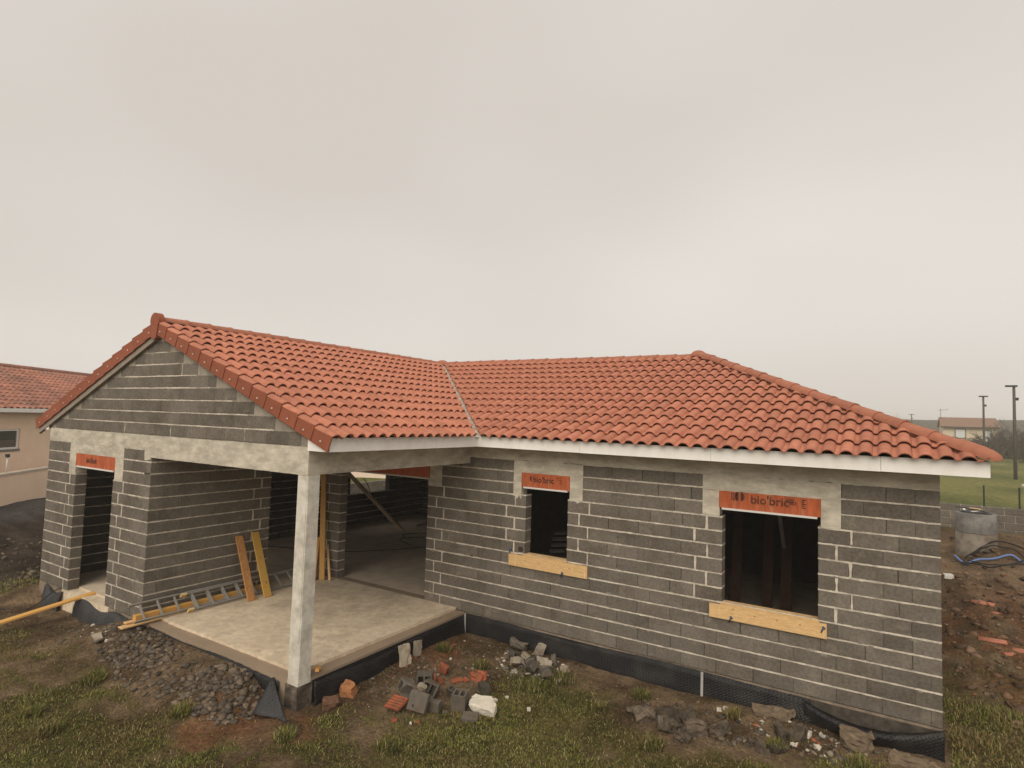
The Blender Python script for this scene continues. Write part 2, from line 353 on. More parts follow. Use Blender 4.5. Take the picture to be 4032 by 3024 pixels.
# hazy plateau far behind
hb = MB(); P = []
for j in range(3): P.append([])
for i in range(61):
    a = R(-110 + i * 150 / 60); dist = 260
    h = 8.6 + .5 * math.sin(i * .37) + .4 * math.sin(i * .93 + 1)
    for j, (dd, hh) in enumerate(((185, -.6), (dist, h), (420, h * .8))):
        P[j].append((CAM_POS.x + math.sin(a) * dd, CAM_POS.y + math.cos(a) * dd, hh))
hb.grid(P)
struct(hb.build('hill', mat('far_hill', (.075, .07, .05), .25, .05, 1, 0, spec=0)))

# ------------------------------------------------------------------ the house under construction
HOUSE = thing('unfinished_house', 'unrendered grey block bungalow with new terracotta roof and open corner terrace', 'house')
BLOCKS = []            # (length, height, thickness, centre, rotz, wall object)
MESHC = {}
def block_mesh(L, H, T):
    kx = (round(L, 2), round(H, 3), round(T, 2))
    if kx not in MESHC:
        m_ = chamfer_box(*kx); m_.materials.append(M_BLOCK); MESHC[kx] = m_
    return MESHC[kx]

class Wall:
    """block wall: o start point on the outer face, u direction along, n outward normal, base z"""
    def __init__(s, name, o, u, n, z0=0., T=.2):
        s.o, s.u, s.n, s.z0, s.T = Vector((*o, 0)), Vector((*u, 0)), Vector((*n, 0)), z0, T
        s.name = name; s.core = MB(); s.mortar = MB(); s.blocks = []
        s.rot = math.atan2(u[1], u[0])
    def P(s, a, d, z): return s.o + s.u * a - s.n * d + Vector((0, 0, z))
    def corebox(s, a, b, z0, z1, rec=.025):
        q = lambda aa, d, z: s.P(aa, d, z)
        A, B, d0, d1 = a + rec * .5, b - rec * .5, rec, s.T - rec
        s.core.hexa([q(A, d0, z0), q(B, d0, z0), q(B, d1, z0), q(A, d1, z0), q(A, d0, z1), q(B, d0, z1), q(B, d1, z1), q(A, d1, z1)])
    def bed(s, a, b, z, t=.0215, ends=(False, False)):
        """horizontal mortar joint, a wavy ribbon just behind the block faces"""
        n = max(2, int((b - a) / .06)); rows = [[], [], [], []]; sd_ = rnd.uniform(0, 60)
        for i in range(n + 1):
            aa = a + (b - a) * i / n; w = t / 2 * (.68 + .8 * float(vnoise(aa * 1.9 + sd_, z * 7)) + rnd.uniform(-.2, .25)); dz = rnd.uniform(-.0025, .0025); pr = rnd.uniform(-.001, .005)
            rows[0].append(s.P(aa, .03, z + dz - w)); rows[1].append(s.P(aa, pr, z + dz - w)); rows[2].append(s.P(aa, pr, z + dz + w)); rows[3].append(s.P(aa, .03, z + dz + w))
        s.mortar.grid(rows, sm=False)
        for k_, e in ((a, ends[0]), (b, ends[1])):
            if e:
                sg = -1 if k_ == a else 1
                A = k_ - sg * .03; B = k_ - sg * .002
                s.mortar.hexa([s.P(A, .001, z - t / 2), s.P(B, .001, z - t / 2), s.P(B, s.T - .003, z - t / 2), s.P(A, s.T - .003, z - t / 2),
                               s.P(A, .001, z + t / 2), s.P(B, .001, z + t / 2), s.P(B, s.T - .003, z + t / 2), s.P(A, s.T - .003, z + t / 2)])
    def head(s, a, z0, z1, w):
        """vertical mortar joint"""
        n = 4; rows = [[], [], [], []]
        for i in range(n + 1):
            z = z0 + (z1 - z0) * i / n; ww = w / 2 * (1 + rnd.uniform(-.25, .45)); pr = rnd.uniform(-.002, .003)
            rows[0].append(s.P(a - ww, .03, z)); rows[1].append(s.P(a - ww, pr, z)); rows[2].append(s.P(a + ww, pr, z)); rows[3].append(s.P(a + ww, .03, z))
        s.mortar.grid(rows, sm=False)
    def block(s, a, b, z0, z1, T=None):
        L = b - a
        if L < .03: return
        T = T or s.T
        c = s.P((a + b) / 2, T / 2 - rnd.uniform(-.001, .003), (z0 + z1) / 2)
        s.blocks.append((L - .004, z1 - z0 - .014, T - .004, c, s.rot + rnd.uniform(-.002, .002)))
    def course(s, a, b, k, mode='jamb', mode_r='plain', ends=(False, False), h=.2, first=None, dry=.5, core=True, bed=None):
        """one course between a and b; jamb: first piece alternates .2/.37 and a mortared head joint follows"""
        z0 = s.z0 + h * k; z1 = z0 + h
        if core: s.corebox(a, b, z0, z1)
        x = a; hj = []
        if mode == 'jamb':
            f = (.2 if k % 2 else .37) + rnd.uniform(-.012, .012); f = min(f, b - a)
            s.block(x, x + f, z0, z1); w = rnd.uniform(.018, .032); x += f
            if b - x > .1: s.head(x + w / 2, z0 + .006, z1 - .006, w); x += w
        elif first: s.block(x, x + first, z0, z1); x += first
        end = b; tail = []
        if mode_r == 'jamb':
            f = (.37 if k % 2 else .2) + rnd.uniform(-.012, .012)
            if b - x > f + .2:
                tail.append((b - f, b)); w = rnd.uniform(.018, .032); s.head(b - f - w / 2, z0 + .006, z1 - .006, w); end = b - f - w
        off = 0 if k % 2 else .25
        first_full = True
        while end - x > .62:
            L = dry + rnd.uniform(-.002, .002)
            if first_full and off and mode == 'plain' and not first: L = off
            first_full = False
            s.block(x, x + L, z0, z1); x += L
        if end - x > .53:
            L = .5 if end - x > .6 else .3; s.block(x, x + L, z0, z1); x += L
        if end - x > .03: s.block(x, end, z0, z1)
        for p, q in tail: s.block(p, q, z0, z1)
        s.bed(*(bed or (a, b)), z1, ends=ends)
    def cut_block(s, a, b, z0, z1, top):
        """block whose outer end is sawn along the roof slope"""
        c = s.P((a + b) / 2, s.T / 2, (z0 + z1) / 2); me_ = chamfer_box(b - a - .004, z1 - z0 - .014, s.T - .004); me_.materials.append(M_BLOCK)
        bm = bmesh.new(); bm.from_mesh(me_)
        for sg in (-1, 1):
            r_ = bmesh.ops.bisect_plane(bm, geom=bm.verts[:] + bm.edges[:] + bm.faces[:], plane_co=Vector((CX, 0, top)) - c, plane_no=Vector((.4 * sg, 0, 1)).normalized(), clear_outer=True)
            ed = [e for e in r_['geom_cut'] if isinstance(e, bmesh.types.BMEdge)]
            if ed: bmesh.ops.holes_fill(bm, edges=ed)
        bm.to_mesh(me_); bm.free()
        s.blocks.append((b - a, z1 - z0, s.T, c, 0., me_))
    def finish(s, individual=True, core_mat=None):
        o = s.core.build(s.name, core_mat or M_BLOCKD, HOUSE)
        if s.mortar.f: s.mortar.build('mortar_joint', M_MORTAR, o)
        for bk in s.blocks: BLOCKS.append((*bk[:5], o, individual, bk[5] if len(bk) > 5 else None))
        return o

# --- long front wall
W = Wall('front_wall', (0, 0), (1, 0), (0, -1))
for k_ in range(14):
    if k_ < 5: W.course(XL, XR, k_, 'jamb', 'plain', (True, False))
    elif k_ == 5:
        W.course(XL, 4.48, k_, 'jamb', 'jamb', (True, True)); W.course(5.70, XR, k_, 'jamb', 'plain', (True, False))
    elif k_ < 11:
        W.course(XL, 1.21, k_, 'jamb', 'jamb', (True, True)); W.course(2.01, 4.48, k_, 'jamb', 'jamb', (True, True)); W.course(5.70, XR, k_, 'jamb', 'plain', (True, False))
    else:
        W.course(-.65, .95, k_, 'plain', 'plain'); W.course(2.28, 4.2, k_, 'plain', 'plain'); W.course(5.97, XR, k_, 'plain', 'plain')
front = W.finish()

# --- gable wall: two piers and the triangle above the beam
G = Wall('gable_wall', (0, -D), (1, 0), (0, -1))
for k_ in range(14):
    if k_ < 11:
        G.course(XG, XD, k_, 'plain', 'jamb', (False, True), first=(.37 if k_ % 2 else .62))
        G.course(XE, XT - (0 if k_ % 2 == 0 else .2), k_, 'jamb', 'plain', (True, False), bed=(XE, XT))
    else:
        G.course(XG, -6.97, k_, 'plain', 'plain'); G.course(-4.88, XT - (0 if k_ % 2 == 0 else .2) if k_ < 13 else -4.19, k_, 'plain', 'plain')
ZB = 3.05
slope_z = lambda x, top=4.73: top - .4 * abs(x - CX)
for j in range(9):
    z0 = ZB + .2 * j; z1 = z0 + .2
    hw = (4.70 - (z0 + rnd.uniform(.10, .17))) / .4
    if hw < .15: continue
    a, b_ = max(XG, CX - hw), min(0., CX + hw)
    x = a + (.0 if j % 2 else .02)
    L0 = (.3, .5, .42, .5, .24, .5, .36, .5, .4)[j]; first_ = True
    while b_ - x > .08:
        L = min(L0 if first_ else .5, b_ - x); first_ = False
        if b_ - x - L < .08: L = b_ - x
        (G.cut_block if slope_z(x) < z1 + .02 or slope_z(x + L) < z1 + .02 else G.block)(x, x + L, z0, z1, *((4.715,) if slope_z(x) < z1 + .02 or slope_z(x + L) < z1 + .02 else ())); x += L
        if (j == 3 and abs(x - 0) < 1.2) or (j in (0, 5) and rnd.random() < .18): G.head(x, z0 + .01, z1 - .01, .022)
    if j: G.bed(a + rnd.uniform(.05, .3), b_ + rnd.uniform(-.2, .1), z0, .017)
gable = G.finish()
tri = MB()                                  # cast infill behind the triangle's blocks, showing at the sloping ends
for yy in (-D + .006,):
    tri.hexa([(XG + .01, yy, ZB), (-.01, yy, ZB), (-.01, yy + .19, ZB), (XG + .01, yy + .19, ZB), (XG + .01, yy, slope_z(XG) - .01), (-.01, yy, slope_z(0) - .01), (-.01, yy + .19, slope_z(0) - .01), (XG + .01, yy + .19, slope_z(XG) - .01)])
    tri.hexa([(XG + .01, yy, slope_z(XG) - .01), (-.01, yy, slope_z(0) - .01), (-.01, yy + .19, slope_z(0) - .01), (XG + .01, yy + .19, slope_z(XG) - .01), (CX - .01, yy, 4.715), (CX + .01, yy, 4.715), (CX + .01, yy + .19, 4.715), (CX - .01, yy + .19, 4.715)])
M_INFILL = mat('gable_infill', (.36, .32, .26), .2, 9, .95, .4, 60, tint=(.24, .21, .17), tscale=4, tamt=.7, spec=.1)
tri.build('gable_infill', M_INFILL, HOUSE)

# --- terrace side wall, back pier
S = Wall('terrace_side_wall', (XT, -D), (0, 1), (1, 0))
SIDE_LEN = D - 1.285
for k_ in range(14):
    a = .2 if k_ % 2 == 0 else 0.
    S.course(a, SIDE_LEN, k_, 'plain', 'jamb', (False, True), first=(.5 if k_ % 2 == 0 else .55), bed=(0, SIDE_LEN))
side = S.finish()
Pw = Wall('back_pier', (0, 0), (1, 0), (0, -1))
for k_ in range(13): Pw.course(-3.961, -3.38, k_, 'jamb' if k_ % 2 else 'plain', 'plain', (True, True), first=None if k_ % 2 else .22)
pier = Pw.finish()

def smears(wall_o, W_, spots, y=None):
    b_ = MB()
    for a, z, rx_, rz_ in spots:
        n = 11; pts = []
        for i in range(n):
            t_ = 6.283 * i / n; f_ = rnd.uniform(.45, 1.15); pts.append(W_.P(a + rx_ * f_ * math.cos(t_), -.0015, z + rz_ * f_ * math.sin(t_)))
        b_.poly(pts)
    o = b_.build('mortar_smear', mat('thin_mortar_smear', (.27, .243, .205), .35, 30, .95, .5, 80, tint=(.19, .168, .14), tscale=9, tamt=.9, spec=.1), wall_o)
    stuff(o)
def wall_spots(n, a0, a1, zmax, holes):
    out = []
    while len(out) < n:
        a, k__ = rnd.uniform(a0, a1), rnd.randrange(0, zmax); z = .2 * k__ + rnd.choice((-.022, .022)) + rnd.uniform(-.01, .01)
        if z < .03 or any(p - .12 < a < q_ + .12 and r__ - .08 < z < s__ + .08 for p, q_, r__, s__ in holes): continue
        out.append((a, z, rnd.uniform(.02, .09), rnd.uniform(.008, .024)))
    return out
smears(front, W, wall_spots(120, XL + .1, XR - .1, 14, ((1.2, 2.02, 1.0, 2.4), (4.4, 5.75, .8, 2.4), (.9, 2.3, 2.1, 3), (4.1, 6, 2.1, 3), (-1, -.6, 2.1, 3))))
smears(side, S, wall_spots(26, .1, SIDE_LEN - .1, 13, ()))
smears(gable, G, wall_spots(22, XE + .05, XT - .05, 11, ()) + wall_spots(18, XG + .05, XD - .05, 11, ()))
# --- walls seen from inside or closing the shell
LW = Wall('left_wall', (XG + .2, -D + .2), (0, 1), (1, 0))
def left_run(a, b, k): LW.course(a, b, k, 'plain', 'plain')
for k_ in range(14):
    tot = YBK - .2 + D - .2
    if 5 <= k_ < 11: left_run(0, 7.73, k_); left_run(9.46, tot, k_)
    else: left_run(0, tot, k_)
left = LW.finish(False, M_INNER_SHADED)
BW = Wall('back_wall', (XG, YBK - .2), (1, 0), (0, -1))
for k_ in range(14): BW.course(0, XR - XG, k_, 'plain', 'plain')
back = BW.finish(False, M_INNER_SHADED)
shell = MB()
shell.box((XR - .2, .2, -.3), (XR - .001, YBK - .2, 3.0))          # right end wall
shell.box((XG, -D + .2, -.3), (XG + .02, YBK, .98)); shell.box((XG, -D + .2, 2.2), (XG + .02, YBK, 3.0))
shell.box((XG, -D + .2, .98), (XG + .02, 4.3, 2.2)); shell.box((XG, 6.04, .98), (XG + .02, YBK, 2.2))
shell.build('shell_wall', M_BLOCK, HOUSE)
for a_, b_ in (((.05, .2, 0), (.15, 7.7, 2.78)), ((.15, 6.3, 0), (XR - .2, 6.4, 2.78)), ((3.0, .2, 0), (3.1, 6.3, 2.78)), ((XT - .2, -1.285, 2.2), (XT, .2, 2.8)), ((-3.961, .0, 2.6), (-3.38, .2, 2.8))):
    prt = MB(); prt.box(a_, b_); prt.build('added_partition_and_wall_top', M_INNER_SHADED, HOUSE)  # partitions added to keep the rooms dark; the last boxes close wall tops

# --- ring beam, concrete round the lintels, terrace beams, column
def rough_slab(mb, a, b, z0, z1, y, proud=.004, depth=.19, drips=True, n=None, bottom_amp=.012, top_amp=0.):
    """upright concrete face in the plane y with a ragged lower edge"""
    n = n or max(4, int((b - a) / .045)); low = []; top = []
    for i in range(n + 1):
        xx = a + (b - a) * i / n; dz = rnd.uniform(-1, 1) * bottom_amp
        if drips and rnd.random() < .22: dz -= rnd.uniform(.01, .06)
        low.append((xx + (rnd.uniform(-.006, .006) if 0 < i < n else 0), z0 + dz)); top.append((xx, z1 + rnd.uniform(-1, 1) * top_amp))
    yf = y - proud
    for i in range(n):
        (xa, za), (xb, zb) = low[i], low[i + 1]; (ta, tza), (tb, tzb) = top[i], top[i + 1]
        mb.poly([(xa, yf, za), (xb, yf, zb), (tb, yf, tzb), (ta, yf, tza)])
        mb.poly([(xa, yf, za), (xa, y + .03, za), (xb, y + .03, zb), (xb, yf, zb)])
    mb.poly([(a, yf, low[0][1]), (a, yf, z1), (a, y + .03, z1), (a, y + .03, low[0][1])])
    mb.poly([(b, yf, low[-1][1]), (b, y + .03, low[-1][1]), (b, y + .03, z1), (b, yf, z1)])
    mb.box((a, y + .031, z0 + .02), (b, y + depth, z1))
rb = MB()
rough_slab(rb, XL + .33, XR - .001, 2.8, 3.035, 0, bottom_amp=.007, drips=False)
rb.build('ring_beam', M_CONC, HOUSE)
c1 = MB(); rough_slab(c1, .95, 2.28, 2.59, 2.796, 0, .005, drips=False, bottom_amp=.004)
rough_slab(c1, .95, 1.115, 2.185, 2.593, 0, .005); rough_slab(c1, 2.045, 2.28, 2.19, 2.593, 0, .005)
c1.build('concrete_surround', M_CONC, HOUSE)
c2 = MB(); rough_slab(c2, 4.2, 5.97, 2.575, 2.796, 0, .005, drips=False, bottom_amp=.004)
rough_slab(c2, 4.2, 4.44, 2.205, 2.578, 0, .005, drips=False, bottom_amp=.008); rough_slab(c2, 5.735, 5.97, 2.205, 2.578, 0, .005, drips=False, bottom_amp=.008)
c2.build('concrete_surround', M_CONC, HOUSE)
c3 = MB(); rough_slab(c3, XL, -.65, 2.215, 2.8, 0, .005, drips=False)
c3.build('concrete_surround', M_CONC, HOUSE)
gb = MB()
rough_slab(gb, XG, -3.99, 2.795, ZB, -D, .004, drips=False, bottom_amp=.006, top_amp=.006)
rough_slab(gb, -6.97, -4.88, 2.605, 2.794, -D, .005, drips=False, bottom_amp=.004); rough_slab(gb, -6.97, -6.70, 2.20, 2.607, -D, .005, bottom_amp=.006, drips=False)
rough_slab(gb, -5.17, -4.88, 2.20, 2.607, -D, .005, bottom_amp=.006, drips=False)
rough_slab(gb, -4.185, -3.985, 2.64, 2.796, -D, .006, drips=False, bottom_amp=.02, n=6)
rough_slab(gb, -3.985, .0, 2.678, ZB, -D, .005, drips=False, bottom_amp=.002, top_amp=.006)
gb.build('gable_beam', M_CONC, HOUSE)
tb = MB(); tb.box((-.2, -D + .012, 2.681), (.002, -.002, 3.04)); tb.build('terrace_beam', M_CONC, HOUSE)
cl = MB(); n = 14                               # column: slightly uneven faces, chamfered arris
def ring(z):
    w = .2; c = .012; j = lambda: rnd.uniform(-.0025, .0025)
    return [(-w + j(), -D + j(), z), (-c + j(), -D + j(), z), (j(), -D + c + j(), z), (j(), -D + w + j(), z), (-w + j(), -D + w + j(), z)]
rows = [ring(-.02 + 2.70 * i / n) for i in range(n + 1)]
cl.grid([list(r_) + [r_[0]] for r_ in rows], sm=False)
cl.poly([(-.03, -D - .004, .5 + 0), (-.012, -D - .004, .5), (-.012, -D - .004, 2.3), (-.03, -D - .004, 2.3)])
cl.box((-.205, -D - .003, -.05), (.004, -D + .203, -.0))
col_o = cl.build('column', M_CONCP, HOUSE)
cbm = MB(); cbm.box((-.225, -D - .02, -.5), (.02, -D + .22, -.045)); 
cbm.build('column_foot', mat('bitumen_stained_foot', (.06, .048, .038), .5, 9, .8, .5, 40, tint=(.2, .16, .12), tscale=6, tamt=.8), HOUSE)

# --- terracotta lintels with their print
def lintel(a, b, z0, z1, y, nrm=-1):
    m_ = MB(); n = 18
    m_.box((a, y - .006, z0), (b, y + .19, z1))
    for i in range(2): m_.box((a + .01, y - .0085, z0 + (z1 - z0) * (.36 + .3 * i)), (b - .01, y - .0055, z0 + (z1 - z0) * (.36 + .3 * i) + .004))
    o = m_.build('lintel', M_LINTEL, HOUSE)
    s_ = MB(); s_.box((a + .04, y - .012, z0 - .028), (b - .045, y + .12, z0 - .001)); s_.build('soffit_strip', M_PVC, o)
    return o
FONTC = []
def lettering(txt, size, x, z, y, parent, flip=False, shear=0):
    cu = bpy.data.curves.new('t', 'FONT'); cu.body = txt; cu.size = size; cu.extrude = .0006; cu.shear = shear; cu.resolution_u = 3; cu.offset = .003
    fo = bpy.data.objects.new('t', cu); col.objects.link(fo)
    dg = bpy.context.evaluated_depsgraph_get(); m_ = bpy.data.meshes.new_from_object(fo.evaluated_get(dg))
    bpy.data.objects.remove(fo); bpy.data.curves.remove(cu); m_.materials.clear(); m_.materials.append(M_INK)
    Mx = Matrix.Translation((x, y, z)) @ Matrix.Rotation(math.pi / 2, 4, 'X') @ Matrix.Rotation(math.pi if flip else 0, 4, 'Z')
    return obj('lettering', m_, parent, Mx)
def halfdisc(x, z, r, y, parent, side=-1):
    m_ = MB(); pts = [(x, y, z + r)]
    for i in range(9):
        a = math.pi / 2 + math.pi * i / 8
        pts.append((x + side * -r * .75 * math.cos(a), y, z + r * math.sin(a)))
    m_.poly(pts[1:]); m_.build('printed_emblem', M_INK, parent)
l1 = lintel(1.112, 2.048, 2.352, 2.59, 0)
lettering("bio'bric", .135, 1.345, 2.445, -.0105, l1); halfdisc(1.315, 2.50, .052, -.0105, l1)
for i in range(3): 
    q = MB(); q.box((1.80 + .02 * i, -.0105, 2.54 - .042 * i), (1.88 + .012 * i, -.0095, 2.55 - .042 * i)); q.build('printed_mark', M_INK, l1)
l2 = lintel(4.432, 5.738, 2.337, 2.575, 0)
lettering("bio'bric", .165, 4.86, 2.435, -.0105, l2); halfdisc(4.70, 2.515, .065, -.0105, l2); halfdisc(4.73, 2.515, .065, -.0105, l2, 1)
q = MB()
for i in range(4):
    q.box((4.60 + .022 * i, -.0105, 2.45), (4.611 + .022 * i, -.0095, 2.565))
for i in range(5): q.box((5.51, -.0105, 2.425 + .026 * i), (5.51 + (.05, .034, .05, .028, .046)[i], -.0095, 2.442 + .026 * i))
q.box((5.31, -.0105, 2.515), (5.41, -.0095, 2.522)); q.box((5.33, -.0105, 2.53), (5.42, -.0095, 2.537)); q.build('printed_mark', M_INK, l2)
lettering("120", .062, 5.45, 2.505, -.0105, l2, flip=True)
l3 = lintel(-6.70, -5.17, 2.372, 2.607, -D)
lettering("bio'bric", .14, -6.27, 2.45, -D - .0105, l3)
l4 = lintel(-3.36, -.94, 2.335, 2.555, 0)
cc = MB(); cc.box((-3.38, -.004, 2.556), (XL + .0, .19, 2.81)); cc.build('concrete_surround', M_CONC, HOUSE)

# --- floors and terrace slab
sb = MB()
sb.box((-3.955, -D + .002, -.45), (-.001, -.001, .0)); sb.build('terrace_base', M_RIM, HOUSE)
sb = MB(); nn = 60                                 # raised screed with an uneven edge
def screed(x0, y0, x1, y1, z0, z1):
    pts = []
    for i in range(nn): pts.append((x0 + (x1 - x0) * i / nn, y0 + rnd.uniform(-.008, .008)))
    for i in range(nn): pts.append((x1 + rnd.uniform(-.008, .008), y0 + (y1 - y0) * i / nn))
    pts += [(x1, y1), (x0, y1)]
    sb.poly([(p[0], p[1], z1) for p in pts])
    for i in range(len(pts)):
        p, q_ = pts[i], pts[(i + 1) % len(pts)]; sb.poly([(p[0], p[1], z0), (q_[0], q_[1], z0), (q_[0], q_[1], z1), (p[0], p[1], z1)])
screed(-3.5, -D + .19, -.21, -.003, .0, .045)
sb.box((-3.959, -D + .21, 0), (-3.501, -.003, .042))
sb.build('terrace_screed', M_SLAB, HOUSE)
fl = MB(); fl.box((XG + .2, .2, -.45), (XR - .2, YBK - .2, .036)); fl.box((XG + .2, -D + .2, -.45), (XT - .0, .2, .036))
fl.build('indoor_floor', M_FLOORI, HOUSE)
th = MB(); th.box((-6.86, -D - .02, -.40), (-5.03, -D + .2, .008)); th.build('threshold', M_SLAB, HOUSE)
th = MB(); th.box((XL - 2.41, .001, -.3), (XL, .2, .0385)); th.build('threshold', M_RIM, HOUSE)
for a_, b_ in (((XG, -D + .004, -.5), (XT, -D + .2, -.0)), ((0, .004, -.5), (XR, .2, -.0)), ((XR - .2, .201, -.5), (XR, YBK, -.0))):
    ft = MB(); ft.box(a_, b_); ft.build('footing', mat('footing_concrete', (.25, .2, .15), .3, 9, .95, .4, 45, tint=(.16, .125, .095), tscale=4, tamt=.8), HOUSE)
M_GAP = mat('gap_and_stain_strip', (.016, .015, .015), .3, 9, .7, .2, 40)  # black strip stands in for the dark gap behind the sagging membrane
for a_, b_ in (((.001, -D + .23, -.5), (.005, -.006, -.035)), ((.006, -.004, -.5), (5.6, .003, -.03)), ((5.6, -.003, -.5), (XR, .003, -.03))):
    bt = MB(); bt.box(a_, b_); bt.build('gap_and_stain_strip', M_GAP if a_[0] < 5 else mat('stained_footing', (.085, .07, .055), .5, 7, .9, .4, 40, tint=(.03, .028, .026), tscale=3, tamt=.9), HOUSE)  # last strip is stained footing, the rest paint the gap black

# --- block objects: the 300 that show largest singly, the rest as one mass
def place(bk): return Matrix.Translation(bk[3]) @ Matrix.Rotation(bk[4], 4, 'Z')
single = sorted([b_ for b_ in BLOCKS if b_[6]], key=lambda b_: (b_[3] - CAM_POS).length)
mass = [b_ for b_ in BLOCKS if not b_[6]] + single[300:]
for bk in single[:300]: obj('concrete_block', bk[7] or block_mesh(*bk[:3]), bk[5], place(bk))
def join_meshes(name, items, material, parent):
    V, F, S_ = [], [], []; n = 0
    for me_, Mx in items:
        nv_ = len(me_.vertices); co = np.empty(nv_ * 3); me_.vertices.foreach_get('co', co); co = co.reshape(-1, 3)
        A = np.array(Mx); V.append(co @ A[:3, :3].T + A[:3, 3])
        for p in me_.polygons: F.append([n + i for i in p.vertices]); S_.append(p.use_smooth)
        n += nv_
    me_ = bpy.data.meshes.new(name); me_.from_pydata(np.concatenate(V).tolist(), [], F); me_.materials.append(material)
    me_.polygons.foreach_set('use_smooth', S_); me_.update()
    return stuff(obj(name, me_, parent))
far_mass = [b_ for b_ in mass if b_[6]]; in_mass = [b_ for b_ in mass if not b_[6]]
if far_mass: join_meshes('blockwork', [(b_[7] or block_mesh(*b_[:3]), place(b_)) for b_ in far_mass], M_BLOCK, HOUSE)
join_meshes('indoor_blockwork_shaded', [(block_mesh(*b_[:3]), place(b_)) for b_ in in_mass], M_INNER_SHADED, HOUSE)

# ------------------------------------------------------------------ roof
EV, ZE, SL = .475, 3.165, .40                  # eave overhang, height of tile bed at the eave, slope
NORM = math.sqrt(1 + SL * SL)
RZ = ZE + SL * (CX * -1 + EV)                  # height of the tile bed at the ridge
RY = -CX                                       # main ridge at y = 3.961
deck = MB(); o_ = -.012
def rp_(x, y, z): return (x, y, z + o_)
Y0 = -D - .09
e0, eR, eB, eL = EV, XR + EV, YBK + EV, XG - EV; ei = .05
J = (CX, RY, RZ); H = (eR - (EV - CX), RY, RZ)
zi = ZE + ei * SL
deck.poly([rp_(e0 - ei, Y0 + .03, zi), rp_(e0 - ei, -EV + ei, zi), rp_(*J), rp_(CX, Y0 + .03, RZ)])
deck.poly([rp_(e0 - ei, -EV + ei, zi), rp_(eR - ei, -EV + ei, zi), rp_(*H), rp_(*J)])
deck.poly([rp_(eR - ei, -EV + ei, zi), rp_(eR - ei, eB, zi), rp_(*H)])
deck.poly([rp_(eR, eB, ZE), rp_(eL, eB, ZE), rp_(*J), rp_(*H)])
deck.poly([rp_(eL, eB, ZE), rp_(eL, Y0 + .03, ZE), rp_(CX, Y0 + .03, RZ), rp_(*J)])
ROOF = deck.build('roof', M_DECK_HOLE, HOUSE)
TW, TL = .2003, .3675                          # tile cover width and exposed length along the slope
PROF = [(0, .006), (.02, .0), (.045, .001), (.056, .018), (.070, .038), (.094, .053), (.124, .058), (.154, .053), (.178, .039), (.192, .019), (.2, .003)]
def tile_mesh(cuts=()):
    """single roll tile in its own axes: x along the eave, y up the slope, z off the roof"""
    b_ = MB(); L = TL + .05; lift = .048; th_ = .013
    lo = [(x, 0, z + lift) for x, z in PROF]; hi = [(x, L, z + .003) for x, z in PROF]
    b_.grid([lo, hi], sm=True)
    b_.grid([[(x, 0, z + lift - th_) for x, z in PROF], lo], sm=False)
    b_.grid([[(x, .06, z + lift - th_ - .004) for x, z in PROF], [(x, 0, z + lift - th_) for x, z in PROF]], sm=False)
    b_.poly([lo[-1], (lo[-1][0], 0, lo[-1][2] - th_), (hi[-1][0], L, hi[-1][2] - th_), hi[-1]])
    me_ = b_.mesh('roof_tile', M_TILE)
    if cuts:
        bm = bmesh.new(); bm.from_mesh(me_)
        for co, no in cuts:
            bmesh.ops.bisect_plane(bm, geom=bm.verts[:] + bm.edges[:] + bm.faces[:], plane_co=co, plane_no=no, clear_outer=True)
        if not bm.faces: bm.free(); return None
        bm.to_mesh(me_); bm.free()
    return me_
TILE0 = tile_mesh()
TILES = []
def tile_plane(org, ux, vy, umin, umax, cuts_fn, u_start, rows=13):
    """org: point on the eave; ux along the eave, vy up the slope (unit); cuts: list of (point, outward normal) in the roof's u,v axes"""
    n_ = ux.cross(vy).normalized()
    for r_ in range(rows):
        v0 = r_ * TL - .035
        k0 = int(math.floor((umin - u_start) / TW)) - 1; k1 = int(math.ceil((umax - u_start) / TW)) + 1
        for k_ in range(k0, k1):
            u0 = u_start + k_ * TW
            corners = [(u0 + a * TW, v0 + b__ * (TL + .05)) for a in (0, 1) for b__ in (0, 1)]
            cuts = []; out = False
            for (pu, pv), (nu, nv_) in cuts_fn:
                dd = [(cu - pu) * nu + (cv - pv) * nv_ for cu, cv in corners]
                if min(dd) > -.015: out = True
                elif max(dd) > 0: cuts.append((((pu - u0), (pv - v0), 0), (nu, nv_, 0)))
            if out: continue
            me_ = TILE0 if not cuts else tile_mesh(cuts)
            if me_ is None: continue
            Mx = Matrix((ux, vy, n_)).transposed().to_4x4()
            pos = org + ux * (u0 + rnd.uniform(-.0015, .0015)) + vy * (v0 + rnd.uniform(-.004, .004)) + n_ * rnd.uniform(0, .002)
            TILES.append((me_, Matrix.Translation(pos) @ Mx @ Matrix.Rotation(rnd.uniform(-.004, .004), 4, 'Z')))
SLEN = (EV - CX) * NORM                        # length of the slope
gap = .075
# right slope of the left wing: u runs along +y
q45 = 1 / math.hypot(1, 1 / NORM)
cutsA = [((0, SLEN - .05), (0, 1)), ((Y0 + .17, 0), (-1, 0)), ((-EV - gap, 0), (1, -1 / NORM))]
tile_plane(Vector((EV, 0, ZE)), Vector((0, 1, 0)), Vector((-1, 0, SL)).normalized(), Y0, RY, cutsA, Y0 + .175)
# main front slope: u along +x, valley on the left, hip on the right
cutsB = [((0, SLEN - .05), (0, 1)), ((EV + gap, 0), (-1, -1 / NORM)), ((eR - .09, 0), (1, 1 / NORM))]
tile_plane(Vector((0, -EV, ZE)), Vector((1, 0, 0)), Vector((0, 1, SL)).normalized(), CX, eR, cutsB, EV + .05)
NA = len(TILES)
